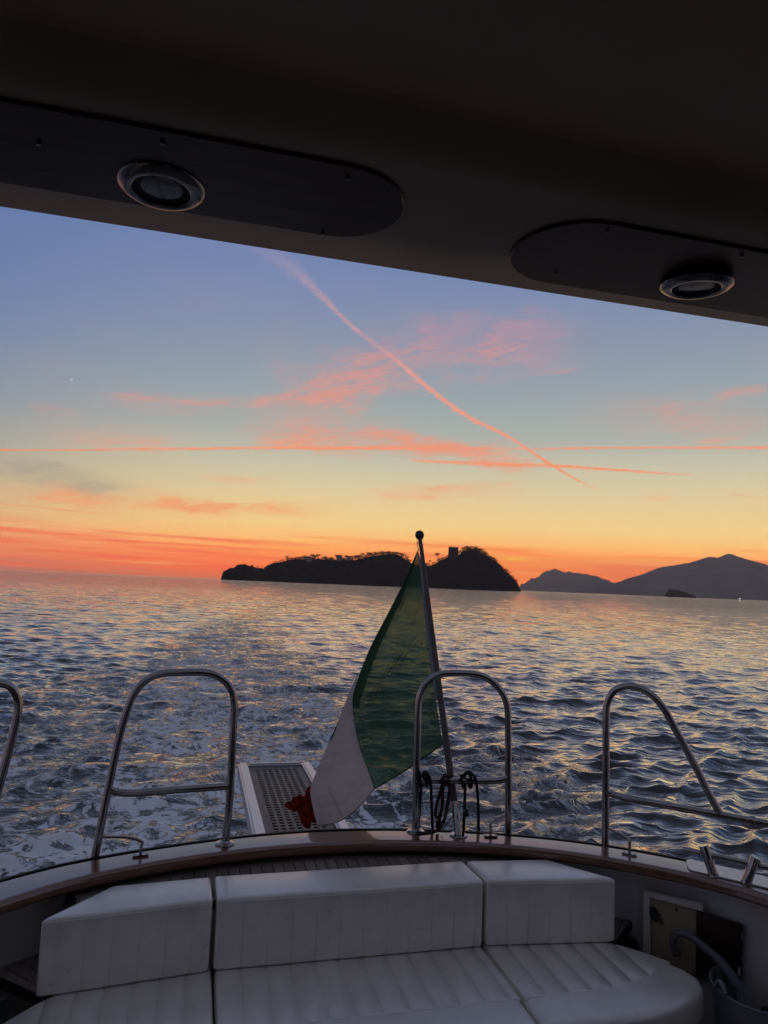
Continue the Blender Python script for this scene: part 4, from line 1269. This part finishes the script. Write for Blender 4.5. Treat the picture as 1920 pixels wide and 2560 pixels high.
c6 = lambda x, y: (700 + x / 2.573, 1280 + y / 2.573)
fl = empty('flag', tuple(pb + sd * .4)); finv = Matrix.Translation(-Vector(fl.location))
def lerpc(pts, t):
    P = spline(np.array(pts, float), 6); d = np.r_[0, np.cumsum(np.linalg.norm(np.diff(P, axis=0), axis=1))]
    return np.stack([np.interp(t * d[-1], d, P[:, i]) for i in range(P.shape[1])], -1)
NV, NS = 110, 70
vv = np.linspace(0, 1, NV)
hoist = lerpc([(884, 246), (893, 320), (912, 480), (950, 850), (978, 1060), (1015, 1290), (1046, 1492)], vv)
leftg = lerpc([(884, 246), (800, 440), (700, 640), (600, 830), (540, 965), (503, 1065), (478, 1140), (465, 1215), (487, 1400), (520, 1535), (560, 1640), (611, 1777)], vv)
def fold_lines(P):
    """relief of the gathers: ridges running from the hoist down to the lower left, in crop pixels"""
    h = np.zeros(P.shape[:2])
    for a, b_, w, amp in [((900, 760), (560, 1230), 9, 1.0), ((890, 820), (760, 1010), 7, .8), ((800, 560), (600, 900), 14, .5), ((880, 460), (760, 640), 8, .6), ((940, 780), (900, 880), 6, .7), ((560, 1230), (478, 1330), 10, .9),
                          ((960, 900), (905, 1010), 6, .6), ((560, 1350), (490, 1460), 8, .7), ((620, 1420), (510, 1560), 9, .6), ((985, 1130), (1000, 1420), 11, .9), ((1030, 1380), (930, 1500), 8, .6), ((860, 330), (700, 650), 9, .6),
                          ((800, 1240), (740, 1330), 6, .4), ((870, 340), (800, 520), 6, .6), ((905, 600), (850, 730), 6, .5), ((700, 1600), (520, 1560), 10, .3)]:
        a, b_ = np.array(a), np.array(b_); L = np.linalg.norm(b_ - a); d = (b_ - a) / L
        t = (P - a) @ d / L; q = (P - a) @ np.array([-d[1], d[0]])
        bend = 14 * np.sin(np.clip(t, 0, 1) * math.pi)
        h += amp * np.exp(-((q - bend) / w) ** 2) * np.clip(np.minimum(t + .15, 1.15 - t) / .3, 0, 1)
    return h
def grid_obj(name, pts, mtl, parent, thick=.0008):
    a, b_ = pts.shape[:2]
    ix = np.arange(a * b_).reshape(a, b_)
    F = np.stack([ix[:-1, :-1], ix[:-1, 1:], ix[1:, 1:], ix[1:, :-1]], -1).reshape(-1, 4)
    o = link(name, mesh_np(name, pts.reshape(-1, 3), F), mtl, parent); o.matrix_parent_inverse = finv
    return o
def staff_y(P):                          # depth of the hoist under a point of the outline
    return np.interp(P[:, 1], [246, 1492], [on_staff(*c6(884, 246))[1], on_staff(*c6(1046, 1492))[1]])
def place(Pc, depth):
    out = np.zeros(Pc.shape[:2] + (3,))
    for i in range(Pc.shape[0]):
        for j in range(Pc.shape[1]): out[i, j] = ay(*c6(*Pc[i, j]), depth[i, j])
    return out
ss = np.linspace(0, 1, NS)
PG = hoist[:, None, :] * (1 - ss)[None, :, None] + leftg[:, None, :] * ss[None, :, None]
# the lower edge hangs in a shallow curve
PG[..., 1] += (14 * np.sin(ss * math.pi))[None, :] * (vv ** 6)[:, None]
yh = staff_y(hoist) + .004; yl = np.interp(vv, [0, .55, .7, 1], [yh[0], 3.80, 3.72, 3.60])
DG = yh[:, None] * (1 - ss)[None] + yl[:, None] * ss[None]
DG += (.05 * np.sin(ss * math.pi)[None] * np.sin(vv * math.pi)[:, None]) + .008 * np.sin(ss * 9 + 2)[None] * vv[:, None]
DG += .030 * fold_lines(PG)
# folded-back upper edge, a second layer behind the first
kf = int(NV * .68)
w2 = np.interp(vv[:kf], [0, .12, .35, .6, .68], [1, 26, 52, 62, 40])
sb = np.linspace(0, 1, 10)
PB = leftg[:kf, None, :] + np.stack([w2[:, None] * sb[None], 10 * sb[None] * np.ones((kf, 1))], -1)
DB = (yl[:kf, None] + .003 + .045 * np.sin(sb * math.pi * .5)[None] + .004)
grid_obj('green_band', place(PG, DG), GREENC, fl)
grid_obj('folded_edge', place(PB, DB), GREENC, fl)
# hem lines: lower edge and seam to the white
def hem(name, P, D, r, mtl):
    pts = [ay(*c6(*p), d) for p, d in zip(P, D)]
    o = MB().tube(pts, r, 6, 0).build(name, mtl, fl); o.matrix_parent_inverse = finv
DKG = simple('dark_green_hem', (.010, .045, .018), .8, 0, .2)
hem('hem', PG[-1], DG[-1] - .001, .0030, DKG)
ks = int(NV * .60)
hem('seam', leftg[ks:], yl[ks:] - .002, .0026, DKG)
# hoist band of white canvas beside the pole
hb = np.stack([hoist, hoist + np.stack([np.interp(vv, [0, .1, .6, .75, 1], [10, 26, 30, 22, 6]), np.interp(vv, [0, 1], [20, 0])], -1)], 1)
hbd = np.stack([yh - .006, yh - .010], 1)
grid_obj('hoist_band', place(hb[:int(NV * .78)], hbd[:int(NV * .78)]), cloth('canvas', (.30, .31, .34, 1), .2, 0.0), fl)
# white band
rw = lerpc([(503, 1042), (490, 1100), (465, 1215), (487, 1400), (520, 1535), (560, 1640), (611, 1777)], vv)
lw = lerpc([(503, 1042), (450, 1150), (405, 1265), (360, 1375), (310, 1490), (255, 1625), (212, 1725), (195, 1790), (205, 1870), (222, 1950), (240, 2015)], vv)
PW = rw[:, None, :] * (1 - ss)[None, :, None] + lw[:, None, :] * ss[None, :, None]
bul = np.sin(ss * math.pi)[None] * (vv ** 5)[:, None]
PW[..., 1] += 70 * bul
yr = np.interp(rw[:, 1], [1042, 1215, 1777], [3.775, 3.715, 3.60]); yw = np.interp(vv, [0, .5, 1], [3.79, 3.72, 3.63])
DW = yr[:, None] * (1 - ss)[None] + yw[:, None] * ss[None]
DW += .06 * np.sin(ss * math.pi)[None] * np.sin(np.clip(vv, 0, 1) * math.pi * .8)[:, None] * .8
for a, b_, w, amp in [((330, 1780), (400, 1940), 14, .018), ((300, 1560), (230, 1800), 26, .016), ((430, 1350), (330, 1700), 34, .014), ((540, 1700), (420, 1900), 20, .012), ((250, 1800), (260, 2000), 14, -.014)]:
    a, b_ = np.array(a), np.array(b_); L = np.linalg.norm(b_ - a); d = (b_ - a) / L
    t = (PW - a) @ d / L; q = (PW - a) @ np.array([-d[1], d[0]])
    DW += amp * np.exp(-(q / w) ** 2) * np.clip(np.minimum(t + .3, 1.3 - t) / .5, 0, 1)
grid_obj('white_band', place(PW, DW), WHITEC, fl)
hem('hem', PW[-1], DW[-1] - .001, .0026, simple('grey_hem', (.16, .15, .15), .8, 0, .2))
# rim of the shield printed on the white, just coming round the fold
ea = lerpc([(371, 1352), (352, 1397), (328, 1452), (308, 1498)], np.linspace(0, 1, 24)); eb = lerpc([(371, 1352), (359, 1400), (335, 1458), (308, 1498)], np.linspace(0, 1, 24))
PE = ea[:, None, :] * (1 - np.linspace(0, 1, 6))[None, :, None] + eb[:, None, :] * np.linspace(0, 1, 6)[None, :, None]
emb = grid_obj('emblem', place(PE, np.interp(PE[..., 1], [1352, 1498], [3.738, 3.70]) - .018), EMBC, fl)
# red end lying crumpled on the gangway
c5 = lambda x, y: (560 + x / 4.366, 1880 + y / 4.366)
ro_ = [(948, 365), (915, 380), (893, 425), (888, 470), (850, 478), (818, 460), (780, 495), (740, 505), (738, 530), (672, 552), (668, 590), (700, 622), (752, 640), (800, 655), (820, 720), (850, 790), (880, 822), (945, 820), (955, 770), (992, 775), (1040, 740), (1060, 600), (1010, 460)]
cen = np.array([905, 600]); rim = lerpc(ro_ + [ro_[0]], np.linspace(0, 1, 121))[:-1]
rr_ = np.linspace(.0, 1, 22)
PR = cen[None, None, :] * (1 - rr_)[:, None, None] + rim[None] * rr_[:, None, None]
r4 = np.random.default_rng(17)
n = np.zeros(PR.shape[:2])
for o_ in range(3):
    for _ in range(5):
        k = r4.normal(0, 1, 2) * .014 * 1.7 ** o_
        n += np.abs(np.sin(PR @ k + r4.uniform(0, 6.28))) / 1.6 ** o_
n = (n - n.mean()) / n.std()
DR = 3.80 - (PR[..., 1] - 600) / 450 * .16 - .022 * n * np.clip(rr_ * 3, .3, 1)[:, None]
pts = np.zeros(PR.shape[:2] + (3,))
for i in range(PR.shape[0]):
    for j in range(PR.shape[1]): pts[i, j] = ay(*c5(*PR[i, j]), DR[i, j])
a, b_ = pts.shape[:2]; ix = np.arange(a * b_).reshape(a, b_)
F = np.stack([ix[:-1], np.roll(ix[:-1], -1, 1), np.roll(ix[1:], -1, 1), ix[1:]], -1).reshape(-1, 4)
o = link('red_band', mesh_np('red_band', pts.reshape(-1, 3), F), cloth('red_flag_cloth', (.34, .042, .024, 1), .3, .0), fl); o.matrix_parent_inverse = finv
tag(fl, 'green, white and red flag drooping from the staff, its red end crumpled', 'flag')

# ------------------------------------------------------------------ ropes on the centre rail
def rope(name, strands, label, mtl, r=.0072):
    p0, n = plC
    nn = n if n[1] > 0 else -n
    loc = apl(*c_rope(strands[0][0]), p0, n)
    e = empty(name, tuple(loc)); inv = Matrix.Translation(-Vector(loc))
    for nm, S_ in zip(['hitch'] + ['strand'] * 9, strands):
        pts = [apl(*c_rope(q), p0 + nn * q[2] * .01, n) for q in S_]
        o = MB().tube(pts, r, 9, 5).build(nm, mtl, e); o.matrix_parent_inverse = inv
    return tag(e, label, 'rope', 'ropes tied to the centre handrail')
c_rope = lambda q: (980 + q[0] / 5.184, 1880 + q[1] / 5.184)
# (x, y, depth in cm off the rail plane: minus is towards the camera)
rope('rope', [[(362, 330, 2.5), (358, 262, 0), (362, 300, -2.6), (365, 400, -2.6), (372, 445, 0), (400, 420, 2.6), (398, 320, 2.4), (420, 262, 0), (440, 300, -2.6), (455, 380, -2.6), (450, 440, -1), (440, 400, 2.4)],
              [(378, 430, -2.4), (372, 560, -1), (358, 720, 1), (345, 900, 2), (338, 1100, 3)], [(400, 300, 2.4), (425, 255, 0), (462, 285, -2.4), (490, 350, -2.4), (505, 480, -1), (512, 620, 1), (519, 850, 3), (526, 1010, 4), (528, 1090, 4)]],
     'black rope tied beside the left leg of the centre handrail, hanging overboard', ROPEM)
rope('rope', [[(640, 400, -2.6), (655, 340, -2.6), (690, 298, 0), (700, 340, 2.6), (705, 400, 2.6), (715, 425, 0), (722, 380, -2.7), (740, 310, -1.0), (765, 310, 1), (745, 400, 2.6), (690, 420, 1), (670, 380, -2.6), (668, 320, -1.6)],
              [(650, 420, -2.4), (620, 540, -2.4), (575, 700, -2.6), (560, 790, -2.6), (572, 838, -2.6), (600, 848, -2.6), (628, 800, -2.6), (650, 700, -2.5), (655, 560, -2.4), (662, 420, -2.4)],
              [(750, 400, -2.4), (742, 520, -2.6), (718, 690, -3), (690, 830, -4), (655, 930, -5), (600, 1005, -7), (520, 1040, -8), (430, 1056, -9), (365, 1052, -8), (335, 1036, -5)],
              [(628, 800, -2.4), (615, 900, -2.2), (600, 960, -2), (585, 905, -2), (588, 960, -1), (590, 1010, 0)]], 'reddish black rope coiled at the middle of the centre handrail', ROPER, .0078)
rope('rope', [[(900, 290, -2.6), (905, 380, -2.8), (925, 455, -1), (942, 400, 2.6), (935, 320, 2), (950, 280, 0), (985, 262, -1.5), (1015, 310, -2.8), (1030, 390, -2.8), (1025, 452, -1), (1000, 445, 2), (985, 380, 2.6)],
              [(948, 420, -1), (945, 560, 0), (938, 740, 2), (930, 960, 4), (928, 1090, 5)], [(960, 290, 1), (990, 258, 0), (1040, 290, -2), (1080, 350, -2.4), (1100, 450, -1.6), (1112, 580, 0), (1118, 780, 2), (1120, 1000, 4), (1120, 1100, 4)]],
     'black rope tied to the right half of the centre handrail, hanging overboard', ROPEM)

# ------------------------------------------------------------------ gangway
ZG = EYE - 1.285
g = [az(x, y, ZG) for x, y in ((602, 1913), (783, 1903), (878, 2066), (626, 2083))]
gx0, gx1, gy1 = .352, .860, (g[0][1] + g[1][1]) / 2
gy0 = 3.56
e = empty('gangway', ((gx0 + gx1) / 2, gy0, ZG)); inv = Matrix.Translation(-Vector(e.location))
rw_ = .066
o = MB().box((gx0 + rw_ / 2, (gy0 + gy1) / 2, ZG - .035), (rw_, gy1 - gy0, .09)).box((gx1 - rw_ / 2, (gy0 + gy1) / 2, ZG - .035), (rw_, gy1 - gy0, .09)).box(((gx0 + gx1) / 2, gy1 - .022, ZG - .0352), (gx1 - gx0 - 2 * rw_ - .001, .044, .089)).build('frame', ALU, e, bevel=.012, seg=3); o.matrix_parent_inverse = inv
# grating with open slots
X0, X1, Y0_, Y1_ = gx0 + rw_ + .003, gx1 - rw_ - .003, gy0, gy1 - .047
ncol = 7; mX = .045; pitchx = (X1 - X0 - 2 * mX + .018) / ncol; sw = pitchx * .62; pitchy = .0455; sh_ = .027
xb = [X0]
for c in range(ncol):
    a = X0 + mX + c * pitchx; xb += [a, a + sw]
xb.append(X1)
yb = [Y0_]; yv = Y0_ + .03
while yv + sh_ < Y1_ - .03: yb += [yv, yv + sh_]; yv += pitchy
yb.append(Y1_)
bm = bmesh.new()
gv = [[bm.verts.new((x_, y_ , ZG - .012)) for y_ in yb] for x_ in xb]
for i in range(len(xb) - 1):
    for j in range(len(yb) - 1):
        if i % 2 == 1 and j % 2 == 1: continue
        bm.faces.new((gv[i][j], gv[i + 1][j], gv[i + 1][j + 1], gv[i][j + 1]))
ex = bmesh.ops.extrude_face_region(bm, geom=bm.faces[:])
for v in [q for q in ex['geom'] if isinstance(q, bmesh.types.BMVert)]: v.co.z -= .012
bmesh.ops.recalc_face_normals(bm, faces=bm.faces)
me = bpy.data.meshes.new('grating'); bm.to_mesh(me); bm.free()
o = link('grating', me, GRATEW, e); o.matrix_parent_inverse = inv
o = MB().box(((X0 + X1) / 2, (Y0_ + Y1_) / 2, ZG - .040), (X1 - X0, Y1_ - Y0_, .004)).build('tray', BLACK, e, smooth=False); o.matrix_parent_inverse = inv
o = MB().box(((gx0 + gx1) / 2, 3.50, ZG - .05), (.34, .2, .06)).build('hinge', DULLSTEEL, e, bevel=.006); o.matrix_parent_inverse = inv
tag(e, 'folding gangway with aluminium frame and slotted grey grating over the wake', 'gangway')

# ------------------------------------------------------------------ right locker, hose, bucket
wa, wb = az(1511, 2150, ZC)[:2], az(1920, 2234, ZC)[:2]
wt_ = (wb - wa) / np.linalg.norm(wb - wa); wn = np.array([-wt_[1], wt_[0]])
if np.dot(wn, -wa) < 0: wn = -wn                      # towards the camera
wp = (np.r_[wa, 0] - np.r_[wn, 0] * .105, np.r_[wn, 0])
def wall_quad(name, px, off, thick, mtl, bev=.002):
    P = [apl(*cr_([q])[0], *wp) for q in px]
    nv = np.r_[wn, 0]
    vs = [p + nv * off for p in P] + [p + nv * (off + thick) for p in P]; k = len(P)
    return part(MB().add(vs, [tuple(range(k))[::-1], tuple(range(k, 2 * k))] + [(i, (i + 1) % k, k + (i + 1) % k, k + i) for i in range(k)]).build(name, mtl, None, bevel=bev, seg=2))
wall_quad('locker_frame', [(436, 486), (1020, 612), (1024, 690), (958, 672), (496, 548), (512, 1290), (428, 1270)], .0, .022, GEL)
wall_quad('locker_panel', [(500, 552), (956, 668), (948, 1320), (508, 1260)], .0, .008, BEIGE)
door = wall_quad('locker_door', [(958, 688), (1412, 826), (1396, 1380), (946, 1330)], .0, .016, simple('dark_varnished_door', (.022, .010, .007), .35, 0, .3, (20, 20, 3), 0, 40, .3))
wall_quad('catch', [(748, 660), (768, 664), (766, 690), (746, 686)], .008, .008, BLACK)
wall_quad('hinge', [(1398, 900), (1416, 906), (1414, 960), (1396, 954)], .004, .016, DULLSTEEL)
wall_quad('hinge', [(1392, 1120), (1410, 1126), (1408, 1180), (1390, 1174)], .004, .016, DULLSTEEL)
lt = wall_quad('latch', [(1366, 1230), (1390, 1236), (1386, 1310), (1358, 1302)], .016, .014, GEL)
# small brush hung in the locker
bp = [apl(*cr_([q])[0], wp[0] + wp[1] * .022, wp[1]) for q in ((518, 670), (530, 720), (560, 770), (590, 790), (622, 840))]
e = empty('hand_brush', tuple(bp[0])); inv = Matrix.Translation(-Vector(e.location))
o = MB().tube([bp[0], bp[1], bp[2], bp[3] * .4 + bp[2] * .6], [.012, .019, .019, .007], 10, 3).build('bristles', DKGREEN, e); o.matrix_parent_inverse = inv
o = MB().tube([bp[2] * .4 + bp[3] * .6, bp[3], bp[4]], [.005, .004, .003], 8, 2).build('handle', BLACK, e); o.matrix_parent_inverse = inv
tag(e, 'small dark brush hanging head up on the beige locker panel', 'brush')

bx, by, brz = 2.225, 2.455, EYE - 1.50
e = empty('bucket', (bx, by, ZS))
Hb = brz - ZS
MB().lathe([(0, .004), (.135, .004), (.150, .02), (.180, Hb - .012), (.187, Hb - .006), (.187, Hb), (.181, Hb + .001), (.175, Hb - .01), (.146, .03), (0, .014)], 48).build('body', BUCKET, e)
ang = math.atan2(2.462 - by, 2.064 - bx)
mb = MB().tube([(math.cos(ang + s * .15) * .184, math.sin(ang + s * .15) * .184, Hb + .004 + .030 * (1 - s * s) ) for s in (-1, -.7, -.35, 0, .35, .7, 1)], .0085, 10, 3)
mb.build('handle', BUCKET, e)
tag(e, 'pale grey plastic bucket on the cockpit sole beside the sofa', 'bucket')
e = empty('black_cloth', (2.24, 2.36, brz - .085))
bm = bmesh.new(); bmesh.ops.create_icosphere(bm, subdivisions=4, radius=.075)
for v in bm.verts:
    k = 1 + .16 * math.sin(v.co.x * 60 + 1) * math.sin(v.co.y * 55) + .12 * math.sin(v.co.z * 80 + v.co.x * 40)
    v.co = Vector((v.co.x * 1.25 * k, v.co.y * k, v.co.z * .8 * k))
bm_obj('black_cloth_mesh', bm, BLACK, e).name = 'bundle'
tag(e, 'bundled black cloth inside the grey bucket', 'cloth')
e = empty('sponge', (2.265, 2.295, brz - .07)); e.rotation_euler = (.3, .2, .4)
MB().box((0, 0, 0), (.10, .065, .04)).build('foam', YELLOW, e, bevel=.009)
tag(e, 'yellow sponge in the grey bucket next to the black cloth', 'sponge')
hp = [apl(*cr_([q])[0], wp[0] + wp[1] * o_, wp[1]) for q, o_ in (((752, 1118), .05), ((728, 1060), .052), ((722, 990), .055), ((745, 935), .058), ((800, 920), .062), ((870, 940), .068), ((960, 1000), .075), ((1060, 1085), .085), ((1180, 1190), .10), ((1290, 1330), .12), ((1390, 1480), .14))]
e = empty('hose', tuple(hp[0])); inv = Matrix.Translation(-Vector(hp[0]))
o = MB().tube(hp, [.0145, .0145, .0145, .0145, .0145, .015, .0155, .0165, .018, .020, .020], 14, 5).build('pipe', GREY, e); o.matrix_parent_inverse = inv
o = MB().tube([hp[0] + (hp[0] - hp[1]) * .25, hp[0] - (hp[0] - hp[1]) * .12], .0175, 14, 0).build('end_cap', simple('brown_cap', (.06, .04, .03), .6), e); o.matrix_parent_inverse = inv
tag(e, 'thick grey hose arching out of the bucket past the locker', 'hose')
# round speakers low in the side walls
for p, nrm_, lb in ((tuple(apl(1578, 2362, *wp)), (-.75, -.66, .0), 'small round dark speaker low on the wall behind the right seat end'), (tuple(az(-8, 2535, EYE - 1.50)), (.75, -.66, 0), 'round dark wall speaker at the lower left edge of the picture')):
    e = empty('wall_speaker', p)
    k_ = .62 if p[0] > 0 else 1.0
    MB().lathe([(.052 * k_, -.004), (.052 * k_, .008), (.046 * k_, .013), (.040 * k_, .010)], 32, (0, 0, 0), nrm_).build('rim', GREY if p[0] < 0 else BLACK, e)
    MB().lathe([(.0405 * k_, .004), (.03 * k_, .007), (0, .009)], 32, (0, 0, 0), nrm_).build('grille', BLACK, e)
    tag(e, lb, 'speaker', 'round speakers in the cockpit sides')

# ------------------------------------------------------------------ haze: the evening air
hz = MB().box((0, 0, HAZE_TOP / 2 - 1), (2 * HAZE_R, 2 * HAZE_R, HAZE_TOP)).build('haze', None, None, smooth=False)
m = bpy.data.materials.new('evening_air'); m.use_nodes = True
t = m.node_tree; t.nodes.clear()
pv = t.nodes.new('ShaderNodeVolumePrincipled'); pv.inputs['Color'].default_value = (.96, .87, .84, 1); pv.inputs['Density'].default_value = HAZE; pv.inputs['Anisotropy'].default_value = .3
mo = t.nodes.new('ShaderNodeOutputMaterial'); t.links.new(pv.outputs[0], mo.inputs['Volume'])
hz.data.materials.append(m)
tag(hz, kind='stuff', label='thin evening haze over the sea')
